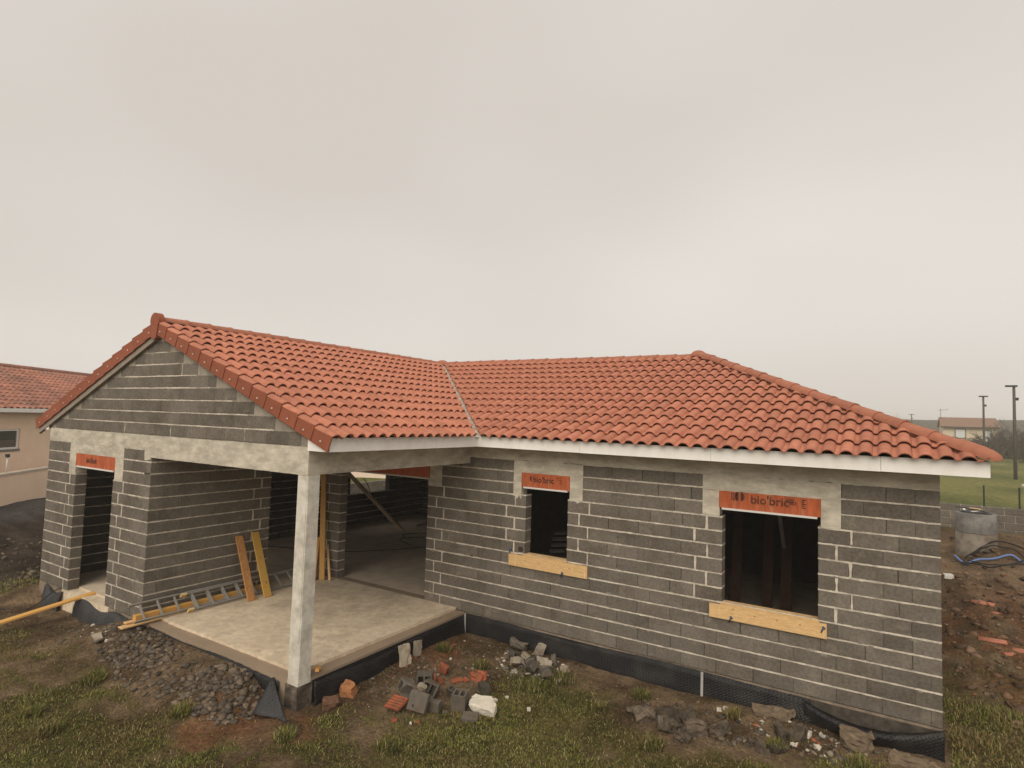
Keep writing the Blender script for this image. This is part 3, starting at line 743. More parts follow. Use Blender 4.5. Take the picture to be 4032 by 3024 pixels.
# hip end slope (seen only from further right)
cutsC = [((0, SLEN - .05), (0, 1)), ((-EV + .12, 0), (-1, 1 / NORM)), ((eB, 0), (1, 1 / NORM))]
tile_plane(Vector((eR, 0, ZE)), Vector((0, 1, 0)), Vector((-1, 0, SL)).normalized(), -EV, eB, cutsC, -EV)
order = sorted(range(NA), key=lambda i: (TILES[i][1].translation - CAM_POS).length)
for i in order[:300]: obj('roof_tile', TILES[i][0], ROOF, TILES[i][1])
rest = [TILES[i] for i in order[300:]] + TILES[NA:]
join_meshes('tile_covering', rest, M_TILES, ROOF)

# verge tiles on both rakes
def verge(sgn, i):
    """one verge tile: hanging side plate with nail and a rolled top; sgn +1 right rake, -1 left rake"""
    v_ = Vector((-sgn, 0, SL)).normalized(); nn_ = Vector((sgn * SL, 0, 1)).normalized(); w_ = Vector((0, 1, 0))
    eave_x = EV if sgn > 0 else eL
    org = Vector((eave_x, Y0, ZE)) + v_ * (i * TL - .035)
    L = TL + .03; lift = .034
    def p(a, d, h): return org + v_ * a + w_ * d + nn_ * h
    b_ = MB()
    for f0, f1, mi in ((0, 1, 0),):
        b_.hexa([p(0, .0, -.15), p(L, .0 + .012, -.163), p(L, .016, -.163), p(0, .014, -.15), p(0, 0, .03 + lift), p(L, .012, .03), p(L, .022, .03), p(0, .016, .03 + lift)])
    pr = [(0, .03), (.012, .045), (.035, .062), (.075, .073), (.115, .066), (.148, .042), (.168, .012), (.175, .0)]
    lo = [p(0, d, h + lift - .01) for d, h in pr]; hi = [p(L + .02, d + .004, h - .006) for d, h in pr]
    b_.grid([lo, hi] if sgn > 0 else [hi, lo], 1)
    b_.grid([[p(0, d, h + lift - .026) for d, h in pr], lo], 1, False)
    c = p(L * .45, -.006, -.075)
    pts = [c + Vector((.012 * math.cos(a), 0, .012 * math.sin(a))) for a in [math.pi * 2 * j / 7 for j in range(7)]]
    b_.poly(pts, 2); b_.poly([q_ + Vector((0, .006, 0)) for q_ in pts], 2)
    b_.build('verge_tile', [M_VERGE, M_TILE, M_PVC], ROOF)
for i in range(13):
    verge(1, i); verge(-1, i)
# plain boards under the left rake
rk = MB()
for sgn, xe, lo_z in ((-1, eL + .05, -.27), (1, EV - .05, -.185)):
    ya, yb = Y0 + .035, -D - .004
    zb_, zt_ = ZE + .05 * SL, RZ
    a_, c_ = (xe, CX) if sgn < 0 else (CX, xe); za_, zc_ = (zb_, zt_) if sgn < 0 else (zt_, zb_)
    rk.hexa([(a_, ya, za_ + lo_z), (c_, ya, zc_ + lo_z), (c_, yb, zc_ + lo_z), (a_, yb, za_ + lo_z), (a_, ya, za_ - .03), (c_, ya, zc_ - .03), (c_, yb, zc_ - .03), (a_, yb, za_ - .03)])
rk.build('rake_board', mat('rake_board_grey', (.3, .25, .2), .15, 8, .9, .1), ROOF)
# ridge and hip tiles
def ridge_mesh(L, r0=.105, name='ridge_tile'):
    b_ = MB(); n = 10
    def arc(y, r, dz=0): return [(r * math.cos(math.pi * i / n), y, r * .86 * math.sin(math.pi * i / n) + dz) for i in range(n + 1)]
    b_.grid([arc(-.025, r0 + .012), arc(.0, r0 + .014), arc(.03, r0 + .006), arc(L * .55, r0), arc(L + .01, r0 - .006)])
    b_.grid([arc(-.025, r0 - .006), arc(-.025, r0 + .012)], sm=False)
    return b_.mesh(name, M_RIDGE)
RM = ridge_mesh(.41)
def ridge_run(a, b_, n):
    a, b_ = Vector(a), Vector(b_); d = (b_ - a); L = d.length / n; d.normalize()
    up = Vector((0, 0, 1)); xx = d.cross(up).normalized(); zz_ = xx.cross(d)
    Mx = Matrix((xx, d, zz_)).transposed().to_4x4()
    for i in range(n):
        Sx = Matrix.Diagonal((1, L / .41, 1, 1))
        obj('ridge_tile', RM, ROOF, Matrix.Translation(a + d * L * i + Vector((0, 0, rnd.uniform(-.003, .003)))) @ Mx @ Matrix.Rotation(rnd.uniform(-.01, .01), 4, 'Z') @ Sx)
zr = RZ + .0
ridge_run((CX, RY - .12, zr), (CX, Y0 + .1, zr + .035), 18)
ridge_run((H[0] - .1, RY, zr), (CX + .1, RY, zr), 17)
hipv = Vector((-1, 1, SL)).normalized()
h0 = Vector((eR + .035, -EV - .035, ZE + .035)); h1 = Vector((H[0] + .08, RY - .08, RZ + .03))
ridge_run(h0 + (h1 - h0) * .065, h1, 14)
rm_ = MB(); rm_.tube([(CX, Y0 + .12, RZ + .0), (CX, RY, RZ)], .085, 8); rm_.tube([(CX, RY, RZ), (H[0], RY, RZ)], .085, 8); rm_.tube([h0 + (h1 - h0) * .05 - Vector((0, 0, .02)), Vector(H)], .085, 8)
rm_.build('ridge_mortar', mat('ridge_bedding', (.16, .075, .05), .2, 8, .95, 0), ROOF)
def dome(c, r, sx=1, sy=1, sz=.8, name='ridge_cap', a0=0.):
    b_ = MB(); rows_ = []
    for i in range(7):
        ph = math.pi / 2 * i / 6; rows_.append([(c[0] + sx * r * math.cos(ph) * math.cos(t_), c[1] + sy * r * math.cos(ph) * math.sin(t_), c[2] + sz * r * math.sin(ph)) for t_ in [2 * math.pi * j / 14 for j in range(15)]])
    b_.grid(rows_); return b_.build(name, M_RIDGE, ROOF)
dome((CX, RY, zr + .02), .17, sz=.75); dome((H[0], RY, zr + .03), .17, sz=.8)
# rounded foot of the hip
b_ = MB(); d = -(h1 - h0).normalized(); xx = d.cross(Vector((0, 0, 1))).normalized(); zz_ = xx.cross(d)
base = h0 + (h1 - h0) * .075; rows_ = []
for s_, f_ in ((0, 1), (.12, 1), (.26, .98), (.36, .9), (.43, .74), (.47, .5), (.485, .2)):
    r_ = .118 * f_; rows_.append([base + d * s_ + xx * (r_ * math.cos(math.pi * i / 10)) + zz_ * (r_ * .9 * math.sin(math.pi * i / 10) - .0) for i in range(11)])
b_.grid(rows_); b_.build('hip_end_tile', M_RIDGE, ROOF)
# round closing tile at the front of the ridge
b_ = MB(); n = 16; c = Vector((CX, Y0 - .01, zr + .045)); r_ = .135
pts = [c + Vector((r_ * math.cos(R(-35) + (math.pi + R(70)) * i / n), 0, r_ * math.sin(R(-35) + (math.pi + R(70)) * i / n))) for i in range(n + 1)]
low = [c + Vector((-.115, 0, -.36)), c + Vector((.0, 0, -.32))]
ff = [c + Vector((.085, 0, -.30))]
outl = pts + [c + Vector((-.15, 0, -.26)), c + Vector((.0, 0, -.32)), c + Vector((.07, 0, -.30))]
b_.poly(outl[::-1]); b_.grid([[p_ for p_ in outl] + [outl[0]], [p_ + Vector((0, .1, 0)) for p_ in outl] + [outl[0] + Vector((0, .1, 0))]], sm=False)
b_.build('ridge_end_tile', M_VERGE, ROOF)
# valley gutter
vg = MB(); A_, B_ = Vector((EV, -EV, ZE)), Vector(J); nseg = 22
wv = Vector((1, 1, 0)).normalized(); rows_ = [[], [], []]
for i in range(nseg + 1):
    p = A_ + (B_ - A_) * i / nseg
    for j, (w_, dz) in enumerate(((-.13, .035), (0, .004), (.13, .035))): rows_[j].append(p + wv * w_ + Vector((0, 0, dz + .004)))
vg.grid(rows_)
vg.build('valley_gutter', mat('valley_metal', (.60, .55, .48), .2, 14, .6, .2, 50, tint=(.4, .3, .2), tscale=5), ROOF)
# fascia, soffit, boxed eave ends
fa = MB()
ZF0, ZF1 = 3.012, 3.192
def fascia_run(axis, a, b, c0, c1):
    x = a; L_ = 2.0
    while x < b - .01:
        e = min(b, x + L_); e = b if b - e < .3 else e; f_ = MB(); dz = rnd.uniform(-.002, .002)
        f_.box((x, c0, ZF0 + dz), (e - .004, c1, ZF1)) if axis == 'x' else f_.box((c0, x, ZF0 + dz), (c1, e - .004, ZF1)); f_.build('fascia_board', M_FASCIA, HOUSE); x = e
fascia_run('y', Y0 + .055, -.419, .418, .438); fascia_run('x', .418, XR + .418, -.438, -.418)
fa = MB(); fa.box((XR + .412, -.4375, ZF0 + .001), (XR + .432, YBK + .4, ZF1 - .001)); fa.build('fascia_board', M_FASCIA, HOUSE)
fa = MB(); fa.box((XG - .438, Y0 + .055, ZF0), (XG - .418, YBK + .4, ZF1)); fa.build('fascia_board', M_FASCIA, HOUSE)
sf = MB()
sf.box((.003, Y0 + .06, 3.022), (.417, -.417, 3.03)); sf.box((.003, -.417, 3.0225), (XR + .411, -.006, 3.0305)); sf.box((XR + .001, -.006, 3.022), (XR + .411, YBK + .4, 3.03)); sf.box((XG - .417, Y0 + .06, 3.022), (XG - .002, YBK + .4, 3.03)); sf.box((XG, YBK, 3.022), (XR, YBK + .4, 3.03))
sf.build('soffit', M_SOFFIT, HOUSE)
for sgn, xa, xb in ((1, .012, .4375), (-1, XG - .4375, XG - .012)):
    e_ = MB(); e_.box((xa, Y0 + .05, ZF0 - .004), (xb, Y0 + .066, 3.2)) if sgn > 0 else e_.hexa([(xa, Y0 + .05, ZF0 - .004), (xb, Y0 + .05, ZF0 - .004), (xb, Y0 + .066, ZF0 - .004), (xa, Y0 + .066, ZF0 - .004), (xa, Y0 + .05, 3.1), (xb, Y0 + .05, 3.2), (xb, Y0 + .066, 3.2), (xa, Y0 + .066, 3.1)])
    e_.build('eave_end_panel', M_FASCIA, HOUSE)
cb = MB(); cb.box((XR - .19, -.0, 2.99), (XR, YBK, 3.04)); cb.box((0.0, .012, 3.036), (XR, .19, 3.12)); cb.box((-.19, -D + .3, 3.04), (0, 0, 3.12))
cb.build('wall_plate', M_CONC, HOUSE)

# ------------------------------------------------------------------ membrane at the foot of the walls
def ribbon(name, pts_fn, n, m_, parent=HOUSE, both=True):
    b_ = MB(); rows_ = [pts_fn(i / n) for i in range(n + 1)]
    b_.grid(rows_); o = b_.build(name, m_, parent)
    md = o.modifiers.new('s', 'SOLIDIFY'); md.thickness = .006; return o
def m_front(t):
    x = -.0 + 5.62 * t; top = -.012 + .012 * math.sin(x * 2.1) + rnd.uniform(-.004, .004) - .025 * max(0, math.sin(x * 1.3 - 1)) ** 3
    fold = max(0, x - 5.1) / .5
    w = .012 * math.sin(x * 3.1) + .01 * math.sin(x * 7)
    return [(x, -.02 - .025 * fold ** 2, top + .01 * fold), (x, -.024 - .03 * fold - w * .3, -.1), (x, -.03 - .05 * fold - w * .6, -.2), (x, -.04 - .06 * fold - abs(w), -.3), (x, -.06 - .06 * fold, -.5)]
ribbon('membrane', m_front, 90, M_MEMB)
def m_front2(t):
    x = 5.55 + 1.48 * t; s_ = math.sin(math.pi * min(1, t * 1.02))
    top = -.05 - .13 * s_ ** .8 + .05 * t ** 4
    out = .05 + .16 * s_ * (1 - t) ** .4
    return [(x, -.03 - out * .35, top + .012), (x, -.03 - out, top), (x, -.05 - out * .9, top - .05), (x, -.05 - out * .55, top - .14), (x, -.06 - out * .3, -.36), (x, -.07, -.55)]
ribbon('membrane', m_front2, 40, M_MEMB)
def m_side(t):
    y = -.02 - 3.36 * t; w = .014 * math.sin(y * 4.2) + .01 * math.sin(y * 9 + 1)
    top = -.035 - .02 * sstep(1.2, 2.6, -y) - .045 * math.exp(-((y + 2.2) / .5) ** 2) + rnd.uniform(-.004, .004)
    return [(.022 + abs(w) * .4, y, float(top)), (.03 + w * .5, y, top - .09), (.035 + w, y, -.2), (.05 + w, y, -.3), (.08, y, -.5)]
ribbon('membrane', m_side, 70, M_MEMB)
def m_gable(t):
    x = -.35 - 3.3 * t; top = -.035 + .012 * math.sin(x * 3) + rnd.uniform(-.006, .006)
    return [(x, -D - .02, float(top)), (x, -D - .03 - .01 * math.sin(x * 5), -.12), (x, -D - .035, -.2), (x, -D - .05, -.45)]
ribbon('membrane', m_gable, 60, M_MEMB)
# loose flap beside the column and grey lengths at the foot of the left pier
fp = MB(); A_, B_, C_ = Vector((-.46, -D - .03, -.03)), Vector((.20, -D - .30, gz(.20, -3.95) + .015)), Vector((-.34, -D - .40, gz(-.34, -4.03) + .04))
rows_ = []
for i in range(9):
    t = i / 8; p, q_ = A_.lerp(C_, t), A_.lerp(B_, t) if t < 1 else B_
    rows_.append([p.lerp(q_, j / 8) + Vector((0, -.02 * math.sin(j * .8), .02 * math.sin(math.pi * j / 8) * t)) for j in range(9)])
fp.grid(rows_); o = fp.build('membrane_flap', M_MEMBG, HOUSE); o.modifiers.new('s', 'SOLIDIFY').thickness = .008
def left_piece(xa, xb, outk, ph):
    def fn(t):
        x = xa + (xb - xa) * t; g_ = gz(x, -D - .15)
        top = -.02 - .05 * math.sin(math.pi * t) ** 2 - .03 * math.sin(x * 6 + ph); w = .02 * math.sin(x * 11 + ph) + .012 * math.sin(x * 23)
        out = outk * (.5 + .6 * math.sin(math.pi * t)) + w
        return [(x, -D - .015, top), (x, -D - .03 - out * .35, top - .04 + w * .4), (x, -D - .04 - out * .8, top * .5 + g_ * .5 + w * .5), (x, -D - .05 - out, g_ - .02), (x, -D - .06 - out, g_ - .12)]
    ribbon('membrane', fn, 36, M_MEMBG)
left_piece(-7.55, -6.78, .10, 0); left_piece(-6.2, -4.35, .07, 2)
for p0, p1, ax in (((.045, -.06, -.36), (.045, -.06, -.005), 'x'), ((4.235, -.065, -.42), (4.235, -.062, .0), 'x')):
    s_ = MB(); s_.bar(p0, p1, .035, .008, up=(0, 1, 0)); s_.build('fixing_strip', M_METAL, HOUSE)

# ------------------------------------------------------------------ grass, stones, rubble (uncountable)
def stuff_mesh(name, V, F, mats, cols=None, smooth=False):
    me_ = bpy.data.meshes.new(name); V = np.asarray(V, float); F = np.asarray(F, np.int32); k_ = F.shape[1]
    me_.vertices.add(len(V)); me_.vertices.foreach_set('co', V.reshape(-1))
    me_.loops.add(F.size); me_.loops.foreach_set('vertex_index', F.reshape(-1))
    me_.polygons.add(len(F)); me_.polygons.foreach_set('loop_start', np.arange(0, F.size, k_, dtype=np.int32))
    if smooth: me_.polygons.foreach_set('use_smooth', np.ones(len(F), bool))
    me_.update(calc_edges=True); me_.materials.append(mats)
    if cols is not None:
        ca_ = me_.color_attributes.new('tint', 'FLOAT_COLOR', 'POINT')
        ca_.data.foreach_set('color', np.concatenate([cols, np.ones((len(cols), 1))], 1).reshape(-1).astype(np.float32))
    return obj(name, me_)
def attr_mat(name, rough=.9, spec=.1, trans=0.):
    m = bpy.data.materials.new(name); m.use_nodes = True; t = m.node_tree; b_ = t.nodes['Principled BSDF']
    a_ = t.nodes.new('ShaderNodeAttribute'); a_.attribute_name = 'tint'; g_ = t.nodes.new('ShaderNodeNewGeometry')
    n_ = t.nodes.new('ShaderNodeTexNoise'); n_.inputs['Scale'].default_value = 45; n_.inputs['Detail'].default_value = 3
    r_ = t.nodes.new('ShaderNodeMapRange'); r_.inputs['From Min'].default_value = .3; r_.inputs['From Max'].default_value = .7; r_.inputs['To Min'].default_value = .75; r_.inputs['To Max'].default_value = 1.25
    v_ = t.nodes.new('ShaderNodeVectorMath'); v_.operation = 'SCALE'
    t.links.new(g_.outputs['Position'], n_.inputs['Vector']); t.links.new(n_.outputs['Fac'], r_.inputs['Value'])
    t.links.new(a_.outputs['Color'], v_.inputs[0]); t.links.new(r_.outputs['Result'], v_.inputs['Scale']); t.links.new(v_.outputs[0], b_.inputs['Base Color'])
    b_.inputs['Roughness'].default_value = rough; b_.inputs['Specular IOR Level'].default_value = spec
    return m
M_GRASS = attr_mat('grass_blades'); M_STONES = attr_mat('loose_stones', .95)
def blades(n, box, lmin, lmax, wd, mask_pow=1., tuft=None):
    x = rng.uniform(box[0], box[1], n); y = rng.uniform(box[2], box[3], n)
    if tuft is not None:
        k_ = rng.integers(0, len(tuft), n); tt = np.array(tuft)[k_]
        rr = tt[:, 2] * rng.random(n) ** .7; aa = rng.uniform(0, 2 * np.pi, n); x = tt[:, 0] + rr * np.cos(aa); y = tt[:, 1] + rr * np.sin(aa)
        keep = np.ones(n, bool)
    else:
        keep = rng.random(n) < np.clip(grass_mask(x, y), 0, 1) ** mask_pow * .96 + .035
        keep &= ~((x > -7.95) & (x < .05) & (y > -3.72)); keep &= ~((x > -.1) & (x < 7.07) & (y > -.12))
    x, y = x[keep], y[keep]; n = len(x); z = ground_h(x, y) - .004
    patch = fbm(x * 1.1 + 3, y * 1.1 + 7, 3)
    L = rng.uniform(lmin, lmax, n) * (.6 + .8 * patch); a = rng.uniform(0, 2 * np.pi, n); lean = rng.uniform(.45, 1.4, n)
    if tuft is not None: lean = rng.uniform(.2, 1.0, n); L = rng.uniform(lmin, lmax, n)
    dx, dy = np.cos(a), np.sin(a); w = wd * rng.uniform(.6, 1.3, n)
    px, py = -dy * w / 2, dx * w / 2
    m1x, m1y, m1z = x + dx * L * np.sin(lean) * .45, y + dy * L * np.sin(lean) * .45, z + L * np.cos(lean) * .6
    tx, ty, tz = x + dx * L * np.sin(lean) * 1.0, y + dy * L * np.sin(lean) * 1.0, z + L * np.cos(lean) * .85
    V = np.stack([np.stack([x - px, y - py, z], 1), np.stack([x + px, y + py, z], 1), np.stack([m1x + px * .8, m1y + py * .8, m1z], 1), np.stack([m1x - px * .8, m1y - py * .8, m1z], 1), np.stack([tx, ty, tz], 1)], 1).reshape(-1, 3)
    i0 = np.arange(n) * 5
    F = np.concatenate([np.stack([i0, i0 + 1, i0 + 2], 1), np.stack([i0, i0 + 2, i0 + 3], 1), np.stack([i0 + 3, i0 + 2, i0 + 4], 1)])
    g0 = np.array([.07, .095, .02]); g1 = np.array([.215, .205, .05]); st = np.array([.36, .30, .15]); dk = np.array([.05, .065, .02])
    t1 = rng.random(n)[:, None]; c_ = g0 * (1 - t1) + g1 * t1
    pp = sstep(.35, .65, patch)[:, None]; c_ = c_ * (.75 + .5 * pp)
    dry = sstep(.52, .76, fbm(x * .8 + 41, y * .8 + 13, 4) + rng.uniform(-.12, .12, n))[:, None]; c_ = c_ * (1 - dry) + np.array([.22, .17, .065]) * rng.uniform(.6, 1.25, n)[:, None] * dry
    s_ = rng.random(n); c_ = np.where((s_ < .10)[:, None], st, c_); c_ = np.where((s_ > .9)[:, None], dk, c_); c_ = np.where(((s_ > .10) & (s_ < .27))[:, None], np.array([.19, .125, .065]), c_)
    return V, F, np.repeat(c_, 5, 0)
parts = [blades(520000, (-8.6, 7.6, -6.6, -.1), .018, .058, .0068), blades(70000, (7.05, 10.6, -1.5, 6), .025, .07, .009), blades(26000, (-12.5, -7.9, -6, 2), .04, .09, .012)]
tufts = [(-1.98, -5.6, .13), (-2.65, -5.56, .14), (3.55, -.62, .12), (2.35, -.75, .22), (1.15, -1.1, .12), (2.15, -1.25, .2), (-1.0, -4.55, .12), (.4, -4.1, .12), (5.3, -.95, .12), (3.2, -1.3, .1), (4.1, -1.75, .14), (-3.3, -5.9, .14), (1.6, -3.6, .15), (7.4, .6, .25), (7.7, 1.6, .3), (6.2, -.75, .12), (4.75, -.5, .1), (-3.0, -4.7, .15), (.35, -1.05, .12)]
parts.append(blades(7000, (0, 1, 0, 1), .07, .17, .009, tuft=tufts))
V, F, Cc, n = [], [], [], 0
for v_, f_, c_ in parts: V.append(v_); F.append(f_ + n); Cc.append(c_); n += len(v_)
tag(stuff(stuff_mesh('grass', np.concatenate(V), np.concatenate(F), M_GRASS, np.concatenate(Cc))), 'short matted olive and straw coloured grass over the building plot', 'grass')

def stone_proto(seed, sub=1):
    r_ = random.Random(seed); bm = bmesh.new(); bmesh.ops.create_icosphere(bm, subdivisions=sub, radius=1)
    for v in bm.verts: v.co *= r_.uniform(.72, 1.15)
    for _ in range(8):
        no = Vector((r_.uniform(-1, 1), r_.uniform(-1, 1), r_.uniform(-1, 1))).normalized(); dd = r_.uniform(.4, .72)
        for v in bm.verts:
            e = v.co.dot(no) - dd
            if e > 0: v.co -= no * e
    bm.verts.ensure_lookup_table(); V_ = np.array([v.co[:] for v in bm.verts]); F_ = np.array([[v.index for v in f.verts] for f in bm.faces]); bm.free(); return V_, F_
PROTO = [stone_proto(i) for i in range(10)]
def scatter(pts, sizes, cols_, flat=.7, sink=.25):
    V, F, C_, n = [], [], [], 0
    for (x, y), s_, c_ in zip(pts, sizes, cols_):
        pv, pf = PROTO[rnd.randrange(10)]
        q = Matrix.Rotation(rnd.uniform(0, 6.28), 3, 'Z') @ Matrix.Rotation(rnd.uniform(-.6, .6), 3, 'X')
        A = np.array(q) @ np.diag([s_ * rnd.uniform(.8, 1.5), s_ * rnd.uniform(.7, 1.1), s_ * flat * rnd.uniform(.7, 1.2)])
        zz_ = gz(x, y) + s_ * flat * (1 - 2 * sink)
        V.append(pv @ A.T + np.array([x, y, zz_])); F.append(pf + n); n += len(pv); C_.append(np.repeat(np.array(c_)[None], len(pv), 0))
    return np.concatenate(V), np.concatenate(F), np.concatenate(C_)
def zone(n, cx, cy, rx, ry, smin, smax, palette, power=2.2):
    pts, sz, cc = [], [], []
    while len(pts) < n:
        a, r_ = rnd.uniform(0, 6.283), math.sqrt(rnd.random()); x, y = cx + rx * r_ * math.cos(a), cy + ry * r_ * math.sin(a)
        if -7.95 < x < .04 and y > -3.66: continue
        if -.05 < x < 7.05 and y > -.06: continue
        pts.append((x, y)); sz.append(smin + (smax - smin) * rnd.random() ** power); c_ = rnd.choice(palette); f_ = rnd.uniform(.7, 1.3); cc.append(tuple(q * f_ for q in c_))
    return pts, sz, cc
DK = [(.11, .088, .066), (.135, .105, .077), (.075, .062, .05), (.17, .13, .093), (.10, .085, .07)]
GY = [(.17, .155, .135), (.12, .11, .095), (.24, .215, .18), (.09, .08, .07)]
MX = DK + [(.2, .15, .1), (.26, .22, .17), (.28, .11, .06)]
WH = [(.5, .46, .4), (.36, .32, .27), (.42, .36, .28)]
RS = [(.13, .08, .05), (.17, .1, .06), (.09, .06, .04), (.2, .13, .085)]
def stone_field(zs):
    P_, S_, C_ = [], [], []
    for z_ in zs: P_ += z_[0]; S_ += z_[1]; C_ += z_[2]
    return scatter(P_, S_, C_, .55, .38)
def put_stones(label, zs):
    tag(stuff(stuff_mesh('loose_stones', *stone_field(zs)[:2], M_STONES)) if False else stuff(_ps(zs)), label, 'stones')
def _ps(zs):
    v_, f_, c_ = stone_field(zs); return stuff_mesh('loose_stones', v_, f_, M_STONES, c_)
put_stones('dark stones and clods heaped along the front of the terrace slab', [zone(420, -3.3, -4.02, .95, .36, .012, .075, DK), zone(340, -2.4, -4.2, .95, .38, .012, .07, DK), zone(520, -.95, -4.05, .66, .48, .014, .08, DK), zone(1100, -2.3, -4.1, 2.3, .6, .005, .025, DK + MX), zone(60, -4.9, -4.1, .9, .3, .012, .06, DK + WH[:1]), zone(46, -3.2, -4.05, 1.0, .38, .055, .10, DK, 1), zone(50, -1.0, -4.1, .65, .42, .055, .10, DK, 1)])
put_stones('grey rubble chips heaped against the membrane below the small window', [zone(330, 1.72, -.55, .62, .42, .012, .055, GY + WH, 2), zone(120, 1.9, -.8, .7, .4, .01, .05, GY)])
put_stones('loose gravel and clods strewn along the bare strip below the wide window', [zone(240, 4.4, -.9, .9, .42, .015, .075, DK), zone(170, 5.5, -.55, .75, .35, .012, .06, MX + WH[:1]), zone(160, 3.4, -.45, 2.8, .33, .008, .03, MX), zone(80, 6.3, -.6, .6, .4, .012, .07, MX)])
put_stones('small mixed stones scattered round the broken block heap', [zone(700, .75, -1.6, 1.0, 1.4, .006, .032, MX + MX + WH[1:]), zone(220, .9, -2.0, 1.0, .8, .01, .055, GY + MX + MX), zone(140, 2.2, -2.6, 2.4, 1.2, .005, .014, WH + MX)])
put_stones('clods and crumbs scattered on the soil in front and left of the gable', [zone(300, -10.8, -2.0, 2.6, 2.6, .02, .13, DK), zone(200, -6.3, -4.4, 1.9, .7, .008, .04, DK + MX), zone(900, -2.5, -4.9, 5.0, 1.5, .004, .016, [(.12, .08, .048), (.2, .14, .088), (.09, .062, .04)])])
put_stones('stones and clods on the red soil bank right of the house', [zone(420, 8.8, 5.5, 1.7, 5, .01, .06, MX), zone(160, 8.6, 11.5, 1.6, 1.8, .02, .09, DK + MX), zone(520, 8.9, 6.0, 1.8, 5.5, .03, .13, RS, 1.6)])

# ------------------------------------------------------------------ debris one can count
def solidify_cut(bm, co, no):
    r_ = bmesh.ops.bisect_plane(bm, geom=bm.verts[:] + bm.edges[:] + bm.faces[:], plane_co=co, plane_no=no, clear_outer=True)
    ed = [e for e in r_['geom_cut'] if isinstance(e, bmesh.types.BMEdge)]
    if ed: bmesh.ops.holes_fill(bm, edges=ed)
def set_on_ground(o, x, y, sink=.02):
    bpy.context.view_layer.update()
    lo = min((o.matrix_world @ v.co).z for v in o.data.vertices)
    o.location.z += gz(x, y) - lo - sink
def rough(bm, amp, cuts=1):
    if cuts: bmesh.ops.subdivide_edges(bm, edges=bm.edges[:], cuts=cuts, use_grid_fill=True)
    for v in bm.verts: v.co += Vector((rnd.uniform(-1, 1), rnd.uniform(-1, 1), rnd.uniform(-1, 1))) * amp
def hollow_block(name, label, x, y, rz, rx=0, ry=0, L=.25, Wd=.2, H=.2, cells=2, cut=None, m_=None, sink=.03, dz=0, group='broken blocks in the heap'):
    b_ = MB(); t_ = .028
    b_.box((-L / 2, -Wd / 2, -H / 2), (L / 2, -Wd / 2 + t_, H / 2)); b_.box((-L / 2, Wd / 2 - t_, -H / 2), (L / 2, Wd / 2, H / 2))
    xs = [-L / 2 + (L - t_) * i / cells for i in range(cells + 1)]
    for xx in xs: b_.box((xx, -Wd / 2 + t_, -H / 2 + .001), (xx + t_, Wd / 2 - t_, H / 2 - .001))
    b_.box((-L / 2 + .002, -Wd / 2 + .002, -H / 2 + .003), (L / 2 - .002, Wd / 2 - .002, -H / 2 + .03))
    me_ = b_.mesh(name, m_ or M_BROKEN)
    bm = bmesh.new(); bm.from_mesh(me_)
    if cut: solidify_cut(bm, Vector(cut[0]), Vector(cut[1]).normalized())
    for v in bm.verts: v.co += Vector((rnd.uniform(-1, 1), rnd.uniform(-1, 1), rnd.uniform(-1, 1))) * .003
    bm.to_mesh(me_); bm.free()
    o = obj(name, me_); o.location = (x, y, 0); o.rotation_euler = (rx, ry, rz); set_on_ground(o, x, y, sink - dz * .7 + .012); o.scale = (.86, .86, .86)
    return tag(o, label, 'block', group)
def chunk(name, label, cat, x, y, size, rz=0, rx=0, ry=0, m_=None, amp=.012, seed=1, cuts=3, sink=.03, dz=0, ncut=3, group=None, mi_holes=False):
    r_ = random.Random(seed); bm = bmesh.new(); bmesh.ops.create_cube(bm, size=1)
    for v in bm.verts: v.co = Vector((v.co.x * size[0], v.co.y * size[1], v.co.z * size[2]))
    for _ in range(ncut):
        a = r_.uniform(0, 6.283); no = Vector((math.cos(a) / size[0], math.sin(a) / size[1], r_.uniform(-.3, .3) / size[2])).normalized()
        ext = sum(abs(no[i]) * size[i] / 2 for i in range(3)); solidify_cut(bm, no * ext * r_.uniform(.55, .8), no)
    bmesh.ops.triangulate(bm, faces=bm.faces[:])
    if cuts: bmesh.ops.subdivide_edges(bm, edges=[e for e in bm.edges if e.calc_length() > min(size) * .6], cuts=cuts, use_grid_fill=True); bmesh.ops.triangulate(bm, faces=bm.faces[:])
    for v in bm.verts: v.co += Vector((r_.uniform(-1, 1), r_.uniform(-1, 1), r_.uniform(-1, 1))) * amp
    me_ = bpy.data.meshes.new(name); bm.to_mesh(me_); bm.free(); me_.materials.append(m_ or M_BROKEN)
    o = obj(name, me_); o.location = (x, y, 0); o.rotation_euler = (rx, ry, rz); set_on_ground(o, x, y, sink - dz)
    return tag(o, label, cat, group)
hollow_block('hollow_block', 'grey hollow block lying on its side with a dark core hole', .86, -2.10, .55, rx=R(88), L=.26, dz=.05)
hollow_block('hollow_block', 'broken grey block tipped behind the ridged red tile piece', .90, -2.52, -.5, rx=R(70), ry=.2, L=.3, cut=((.05, 0, .03), (1, .3, .6)))
hollow_block('hollow_block', 'upright grey block with two open cells facing up', 1.70, -2.38, .35, rx=.1, L=.22, Wd=.22, H=.24, sink=.01)
hollow_block('hollow_block', 'half block with mortar smeared along its broken top edge', 1.17, -2.36, .2, rx=R(80), ry=.3, L=.24, cut=((0, .02, .04), (.3, .4, 1)), dz=.03)
hollow_block('hollow_block', 'block fragment with an arched broken underside', 1.42, -2.60, .25, rx=R(-90), L=.25, H=.13, cut=((.0, .05, .0), (.2, 1, .1)))
hollow_block('hollow_block', 'small grey block offcut beside the orange brick lump', 1.66, -1.78, -.6, rx=R(85), L=.19, Wd=.16, H=.14)
